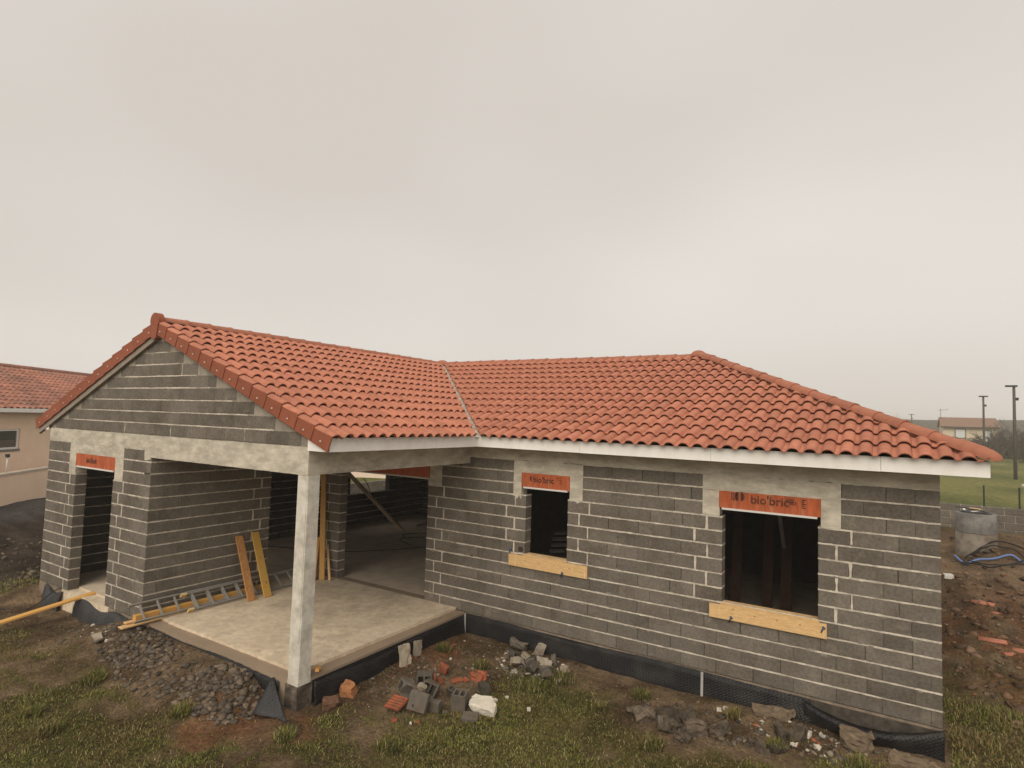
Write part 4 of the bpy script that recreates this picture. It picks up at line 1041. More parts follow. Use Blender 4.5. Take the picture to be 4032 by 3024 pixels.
hollow_block('hollow_block', 'dark block shell standing behind the open two cell block', 1.43, -2.12, -.2, rx=.3, L=.2, H=.17, cut=((0, .03, 0), (.2, 1, .5)))
fb = chunk('block_end_plate', 'flat grey block end plate with a round hole', 'block', 1.33, -2.78, (.27, .05, .23), .1, R(-28), 0, M_BROKEN, .002, 4, 0, .01, .05, 0)
hb_ = MB(); hb_.tube([(0, -.027, 0), (0, -.0265, 0)], .018, 12); h_ = hb_.mesh('hole_shade_disc', M_DECK_HOLE)  # flat dark disc stands in for the shade inside the hole
ho = obj('hole_shade_disc', h_, None, Matrix.Identity(4)); ho.parent = fb; ho.location = (-.05, -.0005, -.06)
chunk('mortar_lump', 'pale rounded mortar lump wedged between broken blocks', 'mortar', 1.14, -2.5, (.13, .1, .18), .3, .3, .2, M_PALE, .012, 8, 2, .0, .02, 4)
# ridged red tile piece
tp = MB(); 
for i in range(5): tp.box((-.13, -.1 + i * .042, 0), (.13, -.1 + i * .042 + .034, .018)); 
tp.box((-.128, -.1, -.012), (.128, .102, .006)); o = tp.build('ridged_tile_piece', M_RED); o.location = (1.04, -2.88, 0); o.rotation_euler = (R(24), R(-6), -.1); set_on_ground(o, 1.04, -2.88, -.03)
tag(o, 'flat ridged red clay piece propped in front of the broken blocks', 'brick')
def stone_label(x, y):
    if x < -3: return 'small whitish stone on the dark stones by the terrace corner'
    if y < -2.9: return 'tiny whitish stone in front of the holed block end plate'
    if x < 1: return 'tiny whitish stone on the bare soil beside the terrace membrane'
    if y > -1 and x < 3: return 'whitish stone at the edge of the rubble under the small window'
    if x < 2.2: return 'whitish stone on the grass behind the cream mortar lump'
    if x < 3: return 'lone whitish stone out on the grass'
    if x < 5: return 'whitish stone below the metal fixing strip at the membrane'
    return 'whitish stone in the soil beside the folded membrane'
def shard_label(x, y):
    if y < -2.9: return 'thin red clay shard on the grass before the ridged red piece'
    if y > -1.4 and x < 1: return 'thin red clay shard on the bare soil near the inner wall corner'
    if y > -1.4: return 'thin red clay shard beside the grey rubble under the small window'
    return 'thin red clay shard lying flat behind the broken block heap'
chunk('brick_lump', 'square red brick fragment behind the grey block heap', 'brick', .84, -1.66, (.15, .12, .1), .3, .2, .3, M_RED, .006, 3, 1, .02, .03, 2)
chunk('brick_lump', 'jagged orange brick lump behind the small block offcut', 'brick', 1.42, -1.56, (.22, .13, .1), -.3, .1, 0, M_RED, .018, 6, 2, .02, 0, 3)
for i, (x, y, s_) in enumerate(((.80, -1.86, .2), (.97, -1.88, .15), (1.17, -1.74, .18), (1.27, -1.66, .12), (1.22, -3.1, .085), (1.5, -2.98, .06), (.55, -.95, .09), (.35, -.75, .07), (2.34, -.78, .07), (1.33, -1.28, .08))):
    chunk('clay_shard', shard_label(x, y), 'brick', x, y, (s_, s_ * .55, .025), rnd.uniform(0, 3), rnd.uniform(-.2, .2), rnd.uniform(-.2, .2), M_RED, .005, 20 + i, 1, .005, 0, 3, 'red clay shards in the rubble')
chunk('concrete_slab_piece', 'pale jagged concrete slab leaning against the side membrane', 'concrete', .17, -1.78, (.2, .045, .30), R(75), R(-14), 0, M_PALE, .012, 11, 3, .03, 0, 3)
chunk('concrete_slab_piece', 'pointed pale concrete shard beside the leaning jagged slab', 'concrete', .13, -1.42, (.17, .04, .24), R(80), R(-12), .1, M_PALE, .008, 15, 2, .03, 0, 4)
chunk('concrete_slab_piece', 'grey pointed slab shard standing in the rubble under the small window', 'concrete', 1.66, -.18, (.14, .04, .22), .5, R(10), R(20), M_PALE, .006, 17, 2, .05, .02, 4)
chunk('concrete_slab_piece', 'curved grey chunk resting against the membrane below the small window', 'concrete', 1.25, -.2, (.3, .1, .1), .1, .2, .2, M_BROKEN, .016, 19, 2, .0, .03, 3)
chunk('concrete_slab_piece', 'pale flat broken slab on top of the grey rubble heap', 'concrete', 1.98, -.62, (.22, .16, .05), .7, .5, .2, M_PALE, .01, 21, 2, .0, .05, 3)
wc = chunk('mesh_mortar_lump', 'cream mortar lump with a grid of small holes', 'mortar', 1.98, -2.24, (.36, .24, .1), .25, R(14), 0, mat('cream_mortar', (.62, .57, .48), .12, 14, .9, .5, 45), .008, 23, 2, .01, 0, 4)
chunk('paver_piece', 'flat dark grey square slab lying on the grass edge', 'slab', 1.97, -2.52, (.2, .17, .03), .5, R(8), 0, M_BROKEN, .002, 25, 0, .0, 0, 0)
chunk('orange_rock', 'rounded orange brown rock resting against the side membrane', 'rock', .2, -2.92, (.2, .18, .18), .3, .2, 0, mat('orange_rock', (.42, .19, .085), .25, 14, .95, .5, 50, tint=(.22, .1, .05)), .014, 27, 2, .05, 0, 5)
chunk('brown_rock', 'brown angular stone at the foot of the column', 'rock', .27, -3.3, (.2, .16, .13), 1.0, .2, 0, mat('brown_rock', (.14, .075, .045), .25, 14, .95, .5, 50), .012, 28, 2, .04, 0, 5)
for i, (x, y, s_) in enumerate(((2.45, -1.87, .06), (1.44, -3.05, .045), (1.93, -1.9, .07), (2.02, -1.72, .05), (2.35, -.8, .07), (4.55, -.38, .065), (4.62, -.33, .07), (5.62, -.42, .1), (5.75, -.62, .08), (5.5, -.75, .07), (5.66, -.72, .05), (2.15, -.3, .06), (.62, -1.2, .05), (-3.9, -4.15, .06))):
    chunk('white_stone', stone_label(x, y), 'stone', x, y, (s_, s_ * .8, s_ * .7), rnd.uniform(0, 3), 0, 0, mat('whitish_stone', (.62, .56, .48), .15, 14, .9, .3, 60), .004, 50 + i, 1, .015, 0, 4, 'whitish stones on the ground')
for i, (x, y, a, b__, c__) in enumerate(((4.05, -1.05, .3, .2, .15), (4.3, -1.0, .26, .2, .16), (4.45, -1.22, .3, .18, .16), (3.8, -1.2, .28, .2, .1), (4.15, -1.3, .22, .2, .15), (4.7, -1.0, .3, .16, .1), (3.62, -1.1, .22, .18, .08), (5.35, -.62, .24, .14, .12), (5.55, -.5, .22, .12, .16), (4.35, -1.42, .2, .16, .12), (5.35, -.98, .2, .14, .08), (5.2, -1.1, .22, .14, .08))):
    chunk('earth_clod', 'dark brown clod in the soil bank below the wide window', 'clod', x, y, (a, b__, c__), rnd.uniform(0, 3), rnd.uniform(-.3, .3), rnd.uniform(-.3, .3), M_STONE, .018, 80 + i, 2, .04, 0, 5, 'clods below the wide window')
for i, (x, y, a, b__, c__) in enumerate(((1.55, -.45, .16, .1, .07), (1.75, -.4, .2, .12, .05), (1.9, -.85, .2, .16, .1), (1.6, -.75, .2, .14, .1), (2.15, -.85, .18, .14, .1), (1.35, -.5, .14, .1, .07), (2.3, -.55, .14, .1, .07), (1.75, -.65, .16, .1, .06), (2.05, -.4, .18, .08, .08))):
    chunk('block_fragment', 'broken grey block fragment in the rubble under the small window', 'block', x, y, (a, b__, c__), rnd.uniform(0, 3), rnd.uniform(-.6, .6), rnd.uniform(-.6, .6), M_BROKEN if i % 3 else M_PALE, .008, 110 + i, 1, .0, .03, 4, 'grey fragments under the small window')
chunk('stone_slab', 'pale flat stone lying on the dark stones beside the terrace corner', 'stone', -4.05, -4.22, (.3, .13, .06), -.3, .15, 0, M_PALE, .006, 140, 1, .0, .02, 4)
M_LSOIL = mat('light_soil', (.185, .138, .092), .3, 14, 1, .7, 40, tint=(.12, .09, .06), tscale=6, tamt=.8)
for i, (x, y, sx, sy, sz, l_) in enumerate(((6.75, -.45, .5, .2, .14, 'light brown soil lump at the right hand house corner'), (6.15, -.33, .34, .22, .24, 'light brown soil lump leaning on the folded membrane'), (7.12, -.62, .5, .25, .12, 'low soil lump just past the right hand house corner'), (5.2, -.2, .5, .2, .14, 'dry soil lump pressed against the membrane under the wide window'))):
    chunk('earth_ridge', l_, 'clod', x, y, (sx, sy, sz), rnd.uniform(-.4, .3), 0, 0, M_LSOIL, .022, 150 + i, 3, .07, 0, 6)
FR = 'clay tile scraps on the right hand soil'
for i, (x, y, L, a) in enumerate(((8.12, 6.9, .38, -.2), (8.0, 4.6, .4, .05), (8.4, 4.7, .42, .1), (8.22, 4.35, .25, .5), (8.3, 6.6, .2, .6))):
    f_ = MB(); rows_ = []
    for j in range(2): rows_.append([(L * (j - .5), .07 * math.sin(t_ * 1.2), .05 * math.cos(t_ * 1.2)) for t_ in (-1, -.5, 0, .5, 1)])
    f_.grid(rows_); o = f_.build('tile_scrap', M_TILE); o.modifiers.new('s', 'SOLIDIFY').thickness = .012
    o.location = (x, y, 0); o.rotation_euler = (.15, 0, a); set_on_ground(o, x, y, .01); tag(o, ('terracotta tile scrap lying alone on the red soil nearer the manhole', 'terracotta tile scrap on the red soil closest to the house wall', 'longest terracotta tile scrap in the group of three on the red soil', 'short terracotta tile scrap turned askew in the group of three', 'short terracotta tile scrap beside the lone one towards the manhole')[i], 'tile', FR)

# ------------------------------------------------------------------ timber and ladder on the terrace
def plank(name, label, a, b, w, h, up, m_=None, group=None, cat='board', knots=0):
    a, b = Vector(a), Vector(b); d = (b - a); L = d.length; d.normalize(); up = Vector(up)
    r_ = d.cross(up).normalized(); u_ = r_.cross(d).normalized()
    me_ = chamfer_box(w, L, h, .003) if False else None
    bm = bmesh.new(); bmesh.ops.create_cube(bm, size=1)
    for v in bm.verts: v.co = Vector((v.co.x * w, v.co.y * h, v.co.z * L))
    bmesh.ops.bevel(bm, geom=list(bm.edges), offset=.0025, segments=1, affect='EDGES')
    me_ = bpy.data.meshes.new(name); bm.to_mesh(me_); bm.free(); me_.materials.append(m_ or M_WOODB)
    o = obj(name, me_, None, Matrix.Translation((a + b) / 2) @ Matrix((r_, -u_, d)).transposed().to_4x4())
    tag(o, label, cat, group)
    for i in range(knots):
        k_ = MB(); c_ = (rnd.uniform(-.3, .3) * w, 0, rnd.uniform(-.4, .4) * L)
        for s_ in (-1, 1): k_.poly([(c_[0] + .011 * math.cos(t_), s_ * (h / 2 + .0006), c_[2] + .016 * math.sin(t_)) for t_ in [6.283 * j / 8 for j in range(8)]])
        kk_ = k_.mesh('knot', M_KNOT); ko = bpy.data.objects.new('knot', kk_); col.objects.link(ko); ko.parent = o
    return o
plank('leaning_board', 'orange board leaning on the terrace wall with a plain dark top end', (-3.375, -2.0, .05), (-3.925, -1.96, 1.14), .148, .027, (1, 0, .4), mat('board_dark_orange', (.55, .275, .095), .15, 5, .75, .15, 60, tint=(.42, .19, .06), tscale=3, tamt=.8, stretch=(6, 6, 2)))
plank('leaning_board', 'yellow knotty board leaning on the terrace wall beside the opening', (-3.345, -1.68, .05), (-3.925, -1.625, 1.165), .155, .027, (1, 0, .4), mat('board_yellow', (.62, .37, .085), .15, 5, .75, .15, 60, tint=(.5, .27, .05), tscale=5, tamt=.6, stretch=(6, 6, 2)), knots=3)
plank('leaning_board', 'tall narrow board propped in the corner against the back pier', (-3.50, -.29, .05), (-3.91, -.03, 2.25), .12, .03, (.3, -1, 0), M_WOODB)
plank('leaning_board', 'short wide board propped behind the column', (-3.62, -.45, .05), (-3.91, -.12, .84), .15, .027, (.3, -1, 0), M_WOODB)
plank('leaning_board', 'thin light batten propped against the back pier', (-3.33, -.23, .05), (-3.68, -.03, .70), .05, .027, (.3, -1, 0), M_WOOD)
plank('timber_beam', 'squared orange beam lying under the ladder along the terrace wall', (-3.83, -3.80, .105), (-3.80, -1.35, .105), .10, .10, (0, 0, 1), M_WOODB, cat='beam')
plank('timber_beam', 'thin plank under the squared beam sticking out furthest over the soil', (-3.80, -4.02, .02), (-3.74, -1.6, .058), .14, .022, (0, 0, 1), M_WOOD, cat='beam')
plank('timber_beam', 'narrow batten lying between the squared beam and the plank', (-3.87, -3.92, .056), (-3.83, -1.7, .058), .09, .022, (0, 0, 1), M_WOOD, cat='beam')
plank('ground_board', 'bright orange board on the soil with one end on the doorway threshold', (-6.08, -3.42, .03), (-6.36, -5.55, gz(-6.3, -5.3) + .05), .15, .034, (0, 0, 1), M_WOODB)
def ladder(name, label, y0, y1, lo, hi, step, caps=False):
    t_ = thing(name, label, 'ladder', (lo[0], y0, .05), 'ladder sections on the terrace')
    lo, hi = Vector((lo[0], 0, lo[1])), Vector((hi[0], 0, hi[1])); nrm = (hi - lo).cross(Vector((0, 1, 0))).normalized()
    for p in (lo, hi):
        b_ = MB(); q = (hi - lo).normalized()
        b_.bar(p + Vector((0, y0, 0)), p + Vector((0, y1, 0)), .022, .052, up=nrm); r_ = b_.build('rail', M_ALU, t_)
        if caps:
            c_ = MB(); c_.bar(p + Vector((0, y0 - .03, 0)), p + Vector((0, y0 + .07, 0)), .033, .07, up=nrm); c_.build('rail_cap', mat('cream_plastic', (.66, .50, .24), .05, 5, .5, 0), r_)
    y = y0 + .16
    while y < y1 - .05:
        b_ = MB(); b_.bar(lo + Vector((0, y, 0)), hi + Vector((0, y, 0)), .028, .028, up=nrm); b_.build('rung', M_ALU, t_); y += step
    return t_
ladder('ladder', 'aluminium ladder section lying along the wall over the beams', -3.86, -1.4, (-3.69, .085), (-3.91, .30), .28)
ladder('ladder', 'second aluminium ladder section with cream end caps further into the terrace', -3.02, -.38, (-3.60, .085), (-3.85, .29), .28, True)
for i, (x, y, s_) in enumerate(((-.33, -3.35, .1), (-.12, -3.2, .12), (-.06, -3.28, .14), (-3.4, -1.86, .05), (-3.43, -1.9, .06))):
    o = plank('wood_wedge', 'small orange wood offcut on the slab at the column foot' if i < 3 else 'tiny wood chip between the two leaning boards', (x, y, .05 + .02 * (i == 2)), (x + s_ * .7, y - s_ * .5, .06 + .02 * (i == 2)), .05 if i < 3 else .02, .035 if i < 3 else .02, (0, 0, 1), M_WOODB, 'wood offcuts by the column' if i < 3 else 'wood chips by the boards', 'offcut')

# window sill formwork boards
def sill(label, x0, x1, z0, z1, wx0, wx1, ties):
    t_ = thing('sill_board', label, 'board', ((x0 + x1) / 2, -.02, z0))
    b_ = MB(); b_.box((x0, -.034, z0), (x1, -.006, z1)); f_ = b_.build('front_board', M_WOOD, t_)
    b_ = MB(); b_.box((wx0, -.03, z1 + .002), (wx1, .16, z1 + .027)); b_.build('sill_plank', M_WOOD, t_)
    for xx in (x0 + .13, x1 - .05):
        b_ = MB(); b_.box((xx, -.0365, z0 + .002), (xx + .022, -.034, z1 - .002)); b_.build('board_joint', mat('pale_joint', (.74, .52, .27), .1, 9, .7, 0), f_)
    for i in range(4):
        b_ = MB(); c = Vector((x0 + (x1 - x0) * (.22 + .19 * i), -.0352, z0 + (z1 - z0) * rnd.uniform(.55, .9))); b_.poly([c + Vector((.009 * math.cos(a), 0, .009 * math.sin(a))) for a in [6.283 * j / 8 for j in range(8)]]); b_.build('knot', M_KNOT, f_)
    for xx, zz_ in ties:
        b_ = MB(); b_.tube([(xx, -.05, zz_ + .035), (xx - .01, -.055, zz_ + .01), (xx - .03, -.03, zz_ - .04)], .009, 6); b_.tube([(xx - .01, -.05, zz_ + .045), (xx + .015, -.04, zz_ + .02)], .012, 6); b_.build('blue_tie', M_BLUE, t_)
sill('pale pine formwork board under the small window', .91, 2.40, .988, 1.182, 1.19, 2.02, ((.95, 1.23), (1.96, .985)))
sill('pale pine formwork board under the wide window', 4.318, 5.805, .788, .975, 4.47, 5.72, ((4.62, .80), (5.77, .90)))

# inside the rooms
plank('diagonal_prop', 'pale timber prop standing diagonally inside the big opening', (-5.86, 4.74, .04), (-7.66, 4.06, 1.75), .12, .09, (0, 0, 1), mat('pale_prop', (.8, .6, .4), .1, 6, .8, .1), cat='prop')
def cable(name, label, pts, r_=.008, m_=None, cat='cable', group=None):
    P_ = [Vector(p) for p in pts]; out = []
    for i in range(len(P_) - 1):
        p0, p1, p2, p3 = P_[max(i - 1, 0)], P_[i], P_[i + 1], P_[min(i + 2, len(P_) - 1)]
        for j in range(6):
            t_ = j / 6; out.append(.5 * ((2 * p1) + (-p0 + p2) * t_ + (2 * p0 - 5 * p1 + 4 * p2 - p3) * t_ * t_ + (-p0 + 3 * p1 - 3 * p2 + p3) * t_ ** 3))
    out.append(P_[-1]); b_ = MB(); b_.tube(out, r_, 6); return tag(b_.build(name, m_ or mat('black_cable', (.015, .014, .014), .1, 5, .5, 0)), label, cat, group)
cable('floor_cable', 'black cable lying across the dark indoor floor', [(-7.4, .9, .045), (-6.2, 1.3, .045), (-5.12, 1.83, .045), (-4.4, 2.7, .045), (-3.92, 3.54, .045), (-3.2, 4.3, .045), (-2.0, 4.4, .045)], .012)
cable('coiled_lead', 'thin black lead looped on the floor below the diagonal prop', [(-5.0, 4.1, .045), (-5.5, 4.3, .045), (-5.3, 4.9, .045), (-4.7, 4.7, .045), (-5.2, 3.9, .045), (-4.3, 3.4, .045)], .01)
for i in range(9):
    x = -5.95 + .22 * i + rnd.uniform(-.1, .1); z_ = .08 + .07 * (i % 5)
    plank('scrap_timber', 'dark timber scrap in the pile inside the big opening', (x, 5.6 + rnd.uniform(-.2, .2), z_), (x + rnd.uniform(.3, .9), 6.1 + rnd.uniform(-.3, .5), z_ + rnd.uniform(0, .3)), .12, .04, (0, 0, 1), mat('old_timber', (.2, .13, .09), .2, 6, .9, .1), 'scrap timber pile indoors', 'timber')
pr = MB(); pr.tube([(-5.2, 5.9, .04), (-5.45, 6.0, 2.7)], .03, 8); tag(pr.build('steel_prop', M_METAL), 'thin steel prop leaning in the dark room behind the big opening', 'prop')
for i in range(4):
    plank('stacked_slat', 'pale slat in the small stack seen through the small window', (.35 + .03 * i, 2.5, .72 + .13 * i), (.62 + .03 * i, 2.7, .73 + .13 * i), .12, .03, (0, -.3, 1), mat('grey_slat', (.3, .27, .25), .1, 4, .8, 0), 'slats behind the small window', 'slat')
st_ = MB(); st_.box((.2, 2.45, .037), (.9, 2.95, .68)); tag(st_.build('slat_crate', mat('dark_crate', (.05, .04, .035), .2, 6, .9, 0)), 'dark crate under the slats behind the small window', 'crate')
for i, (x, y) in enumerate(((4.0, 3.2), (4.5, 3.6), (4.85, 3.4))):
    plank('standing_plank', ('reddish plank standing just inside the left jamb of the wide window', 'reddish plank standing between two others behind the wide window', 'reddish plank standing next to the slanting steel prop')[i], (x, y, .04), (x + .03, y + .25, 2.5), .18, .03, (0, -1, 0), mat('red_plank', (.10, .05, .035), .2, 6, .9, .1), 'planks behind the wide window', 'plank')
pr = MB(); pr.tube([(4.70, 5.2, .04), (4.90, 2.2, 2.2)], .035, 8); tag(pr.build('steel_prop', M_METAL), 'grey steel prop slanting behind the wide window', 'prop')

cable('thin_cable', 'thin black cable trailing from the doorway over the soil', [(-6.7, -3.3, .02), (-6.95, -3.68, .0), (-7.3, -4.0, gz(-7.3, -4.0) + .02), (-7.9, -4.4, gz(-7.9, -4.4) + .02), (-8.7, -4.5, gz(-8.7, -4.5) + .02)], .01)
oc = MB(); oc.tube([(1.13, -.006, 1.275), (1.13, -.001, 1.275)], .05, 12); oc.build('cell_shade_disc', M_DECK_HOLE, front)  # dark disc paints the shade of a hollow block cell
oc = MB(); oc.box((1.10, -.016, 1.20), (1.19, -.004, 1.222)); oc.build('mortar_dab', M_MORTAR, front)
# ------------------------------------------------------------------ right hand background
BWX0, BWY = 6.8, 13.55
bw = thing('boundary_wall', 'low grey block boundary wall behind the manhole rings', 'wall', (9, BWY, .4))
cw = MB(); cw.box((BWX0, BWY, .1), (14, BWY + .16, 1.365)); cwo = cw.build('wall_core', M_MORTAR, bw)
for k_ in range(6):
    z0 = .12 + .21 * k_; x = BWX0 + (0 if k_ % 2 else -.25)
    while x < 12.5:
        o = obj('concrete_block', block_mesh(.49, .193, .2), bw, Matrix.Translation((x + .25, BWY + .08, z0 + .1)))
        x += .505
for x_, l_ in ((8.87, 'thin dark fence stake standing on the boundary wall near the manhole'), (9.68, 'thin dark fence stake on the boundary wall beside the pale post')):
    b_ = MB(); b_.box((x_ - .02, BWY + .06, 1.36), (x_ + .02, BWY + .1, 1.965)); b_.box((x_ - .024, BWY + .056, 1.965), (x_ + .024, BWY + .104, 1.98)); tag(b_.build('fence_stake', mat('dark_green_metal', (.03, .035, .025), .1, 6, .6, 0)), l_, 'stake')
ps = thing('gate_post', 'pale square post with a white cap at the end of the boundary wall', 'post', (9.72, 12.5, .5))
b_ = MB(); b_.box((9.63, 12.4, .2), (9.83, 12.6, 2.10)); b_.build('shaft', M_CONC, ps); b_ = MB(); b_.box((9.59, 12.36, 2.10), (9.87, 12.64, 2.15)); b_.build('cap', M_PVC, ps)
mh = thing('manhole_rings', 'two stacked grey concrete manhole rings half buried in soil', 'manhole', (8.475, 11.6, .1))
def ring_mesh(c, r_, z0, z1, name, m_):
    b_ = MB(); n = 28; P_ = []
    for rr, zz_ in ((r_, z0), (r_, z0 + .02), (r_, z1 - .02), (r_ - .015, z1), (r_ - .08, z1), (r_ - .08, z0)):
        P_.append([(c[0] + rr * math.cos(6.28319 * i / n), c[1] + rr * math.sin(6.28319 * i / n), zz_) for i in range(n + 1)])
    b_.grid(P_); return b_.build(name, m_, mh)
ring_mesh((8.475, 11.6), .455, -.25, .845, 'lower_ring', mat('pale_ring_concrete', (.27, .235, .19), .2, 5, .9, .3, 40, tint=(.11, .08, .055), tscale=2, tamt=.9))
ring_mesh((8.475, 11.6), .45, .855, 1.37, 'upper_ring', mat('grey_ring_concrete', (.22, .21, .195), .25, 4, .9, .3, 40, tint=(.10, .095, .09), tscale=3, tamt=.9))
lid = MB(); lid.box((8.2, 11.3, 1.372), (8.78, 11.85, 1.395)); lid.build('lid_board', mat('lid_dark', (.05, .05, .055), .2, 5, .7, 0), mh)
for i in range(7):
    x, y, a = 8.15 + rnd.uniform(0, .65), 11.25 + rnd.uniform(0, .5), rnd.uniform(0, 3.1); L = rnd.uniform(.15, .4)
    plank('lid_scrap', 'loose scrap lying on top of the manhole rings', (x - L / 2 * math.cos(a), y - L / 2 * math.sin(a), 1.412 + .012 * i), (x + L / 2 * math.cos(a), y + L / 2 * math.sin(a), 1.415 + .012 * i), .06, .02, (0, 0, 1), (M_WOOD if i == 6 else M_PVC if i % 3 == 0 else mat('dark_scrap', (.04, .04, .045), .2, 5, .8, 0)), 'scraps on the manhole', 'scrap')
def loop(cx, cy, rx, ry, a0, a1, lift=0, n=18): return [(cx + rx * math.cos(R(a0 + (a1 - a0) * i / n)), cy + ry * math.sin(R(a0 + (a1 - a0) * i / n)), gz(cx + rx * math.cos(R(a0 + (a1 - a0) * i / n)), cy + ry * math.sin(R(a0 + (a1 - a0) * i / n))) + .03 + lift * math.sin(math.pi * i / n)) for i in range(n + 1)]
M_HOSE = mat('blue_hose', (.13, .2, .42), .1, 6, .45, 0)
cable('blue_hose', 'thick blue water hose bent over the soil beside the manhole', [(7.95, 10.9, gz(7.95, 10.9) + .12), (8.08, 10.7, gz(8.08, 10.7) + .04), (8.18, 10.5, gz(8.18, 10.5) + .03), (8.4, 10.6, gz(8.4, 10.6) + .05), (8.75, 10.75, gz(8.75, 10.75) + .07), (9.1, 10.9, gz(9.1, 10.9) + .1), (9.3, 10.75, gz(9.3, 10.75) + .06)], .028, M_HOSE, 'hose')
cable('black_pipe', 'black pipe looped wide over the soil round the blue hose', loop(8.85, 10.6, .72, .62, 170, 530, .25), .02, None, 'pipe')
cable('black_pipe', 'second narrower black pipe loop crossing the blue hose', loop(8.75, 10.75, .6, .4, 190, 545, .12), .017, None, 'pipe')
chunk('white_tub', 'white plastic scrap on the soil by the house corner', 'scrap', 7.72, 9.2, (.22, .14, .1), .2, 0, 0, M_PVC, .006, 200, 1, .02, 0, 3)

def lamp(label, x, y, z0, z1, r_, head, hx):
    t_ = thing('street_lamp', label, 'lamp', (x, y, z0))
    b_ = MB(); b_.tube([(x, y, z0 - .2), (x, y, z0 + (z1 - z0) * .5), (x, y, z1)], [r_, r_ * .9, r_ * .75], 8); b_.build('pole', mat('grey_pole', (.10, .09, .075), .2, 3, .9, 0), t_)
    b_ = MB(); b_.box((x + hx[0], y - .12, z1 - .02), (x + hx[1], y + .12, z1 + .07)); b_.build('lamp_head', mat('dark_lamp', (.035, .045, .05), .1, 3, .5, 0), t_)
    b_ = MB(); b_.box((x + r_ * .6, y - .06, z1 - .75), (x + r_ * 2.2, y + .06, z1 - .6)); b_.build('bracket', mat('dark_lamp', (.035, .045, .05)), t_)
lamp('tall street lamp with a one sided flat head beside the field', 12.23, 32.7, 1.05, 6.10, .085, .4, (-.36, .14))
lamp('street lamp with a centred flat head rising behind the hip of the roof', 12.62, 48.7, 1.05, 6.33, .085, .4, (-.27, .27))
lamp('tiny distant street lamp behind the roof ridge', 10.0, 121, 1.0, 6.6, .10, .4, (-.45, .45))

def simple_house(label, x0, x1, y, depth, zg, ze, zr_, wall_m, roof_m, wins):
    t_ = thing('distant_house', label, 'house', ((x0 + x1) / 2, y, zg))
    b_ = MB(); b_.box((x0, y, zg - .5), (x1, y + depth, ze)); ym = y + depth / 2
    for xx in (x0, x1): b_.poly([(xx, y, ze), (xx, y + depth, ze), (xx, ym, zr_ - .1)])
    b_.build('wall', wall_m, t_)
    b_ = MB(); ov = .35; e_ = ze - .05
    for sgn in (-1, 1):
        ye = y - ov if sgn < 0 else y + depth + ov
        b_.hexa([(x0 - .25, ye, e_ - .1), (x1 + .25, ye, e_ - .1), (x1 + .25, ym, zr_ - .1), (x0 - .25, ym, zr_ - .1), (x0 - .25, ye, e_ + .06), (x1 + .25, ye, e_ + .06), (x1 + .25, ym, zr_ + .04), (x0 - .25, ym, zr_ + .04)])
    b_.build('roof', roof_m, t_)
    b_ = MB(); b_.box((x0 - .25, y - ov - .1, e_ - .16), (x1 + .25, y - ov, e_ + .02)); b_.build('gutter', mat('dark_gutter', (.07, .055, .045), .1, 3, .7, 0), t_)
    for (a, b2, c_, d_) in wins:
        w_ = MB(); w_.box((a, y - .06, c_), (b2, y - .01, d_)); wo_ = w_.build('window', mat('window_frame_brown', (.2, .17, .14), .1, 3, .6, 0), t_)
        w_ = MB(); w_.box((a + .14, y - .075, c_ + .12), (b2 - .14, y - .061, d_ - .12)); w_.build('pane', mat('pale_blind', (.62, .64, .66), .03, 3, .5, 0), wo_)
    return t_
far_wall = mat('far_render', (.62, .53, .40), .06, 2, .9, 0); far_roof = mat('far_roof', (.24, .15, .105), .12, 3, .9, .3, 8)
fh = simple_house('distant cream house with a brown tiled roof and one white window', 13.0, 19.1, 95.7, 7, .9, 4.42, 5.72, far_wall, far_roof, ((14.35, 15.65, 2.75, 4.12), (17.6, 18.5, 2.3, 4.0)))
an = MB(); an.tube([(12.95, 98.5, 5.6), (12.95, 98.5, 7.0)], .03, 6); an.bar((12.6, 98.5, 6.8), (13.9, 98.5, 6.85), .04, .04)
for i in range(4): an.bar((12.7 + .2 * i, 98.2, 6.8), (12.7 + .2 * i, 98.8, 6.8), .03, .03)
an.build('aerial', mat('dark_lamp', (.035, .045, .05)), fh)
simple_house('pinkish house wall half hidden by bare shrubs near the lamp posts', 20.6, 28, 78, 7, .9, 3.9, 5.0, mat('far_pink_render', (.6, .40, .27), .06, 2, .9, 0), far_roof, ())

M_BARK = mat('bare_bark', (.10, .082, .062), .25, 6, .95, 0)
def bare_tree(label, x, y, h, seed, spread=.55, name='bare_tree', n0=5, thick=1.):
    r_ = random.Random(seed); z0 = gz(x, y); t_ = thing(name, label, 'tree', (x, y, z0), 'bare winter trees and shrubs behind the field')
    tr = MB(); cr = MB()
    def grow(mb, p, d, L, rad, lev):
        q = p + d * L; mb.tube([p, p.lerp(q, .5) + Vector((r_.uniform(-1, 1), r_.uniform(-1, 1), 0)) * L * .05, q], [rad, rad * .85, rad * .65], 5 if lev < 2 else 3, cap=False)
        if lev >= 4: return
        for i in range(r_.choice((3, 3, 4)) if lev < 3 else 5):
            nd = (d + Vector((r_.uniform(-1, 1), r_.uniform(-1, 1), r_.uniform(-.25, .75))) * (.75 if lev else spread * 1.5)).normalized()
            grow(cr, p.lerp(q, r_.uniform(.35, 1)), nd, L * r_.uniform(.55, .8), rad * .55, lev + 1)
    for i in range(n0):
        a = r_.uniform(0, 6.28); d = Vector((math.cos(a) * spread * (i > 0), math.sin(a) * spread * (i > 0), 1)).normalized()
        grow(tr, Vector((x, y, z0 - .1)) + Vector((math.cos(a), math.sin(a), 0)) * .15 * (i > 0), d, h * r_.uniform(.3, .4), .045 * h / 4 * thick, 0 if i == 0 else 1)
    tr.build('trunk', M_BARK, t_); cr.build('crown', M_BARK, t_)
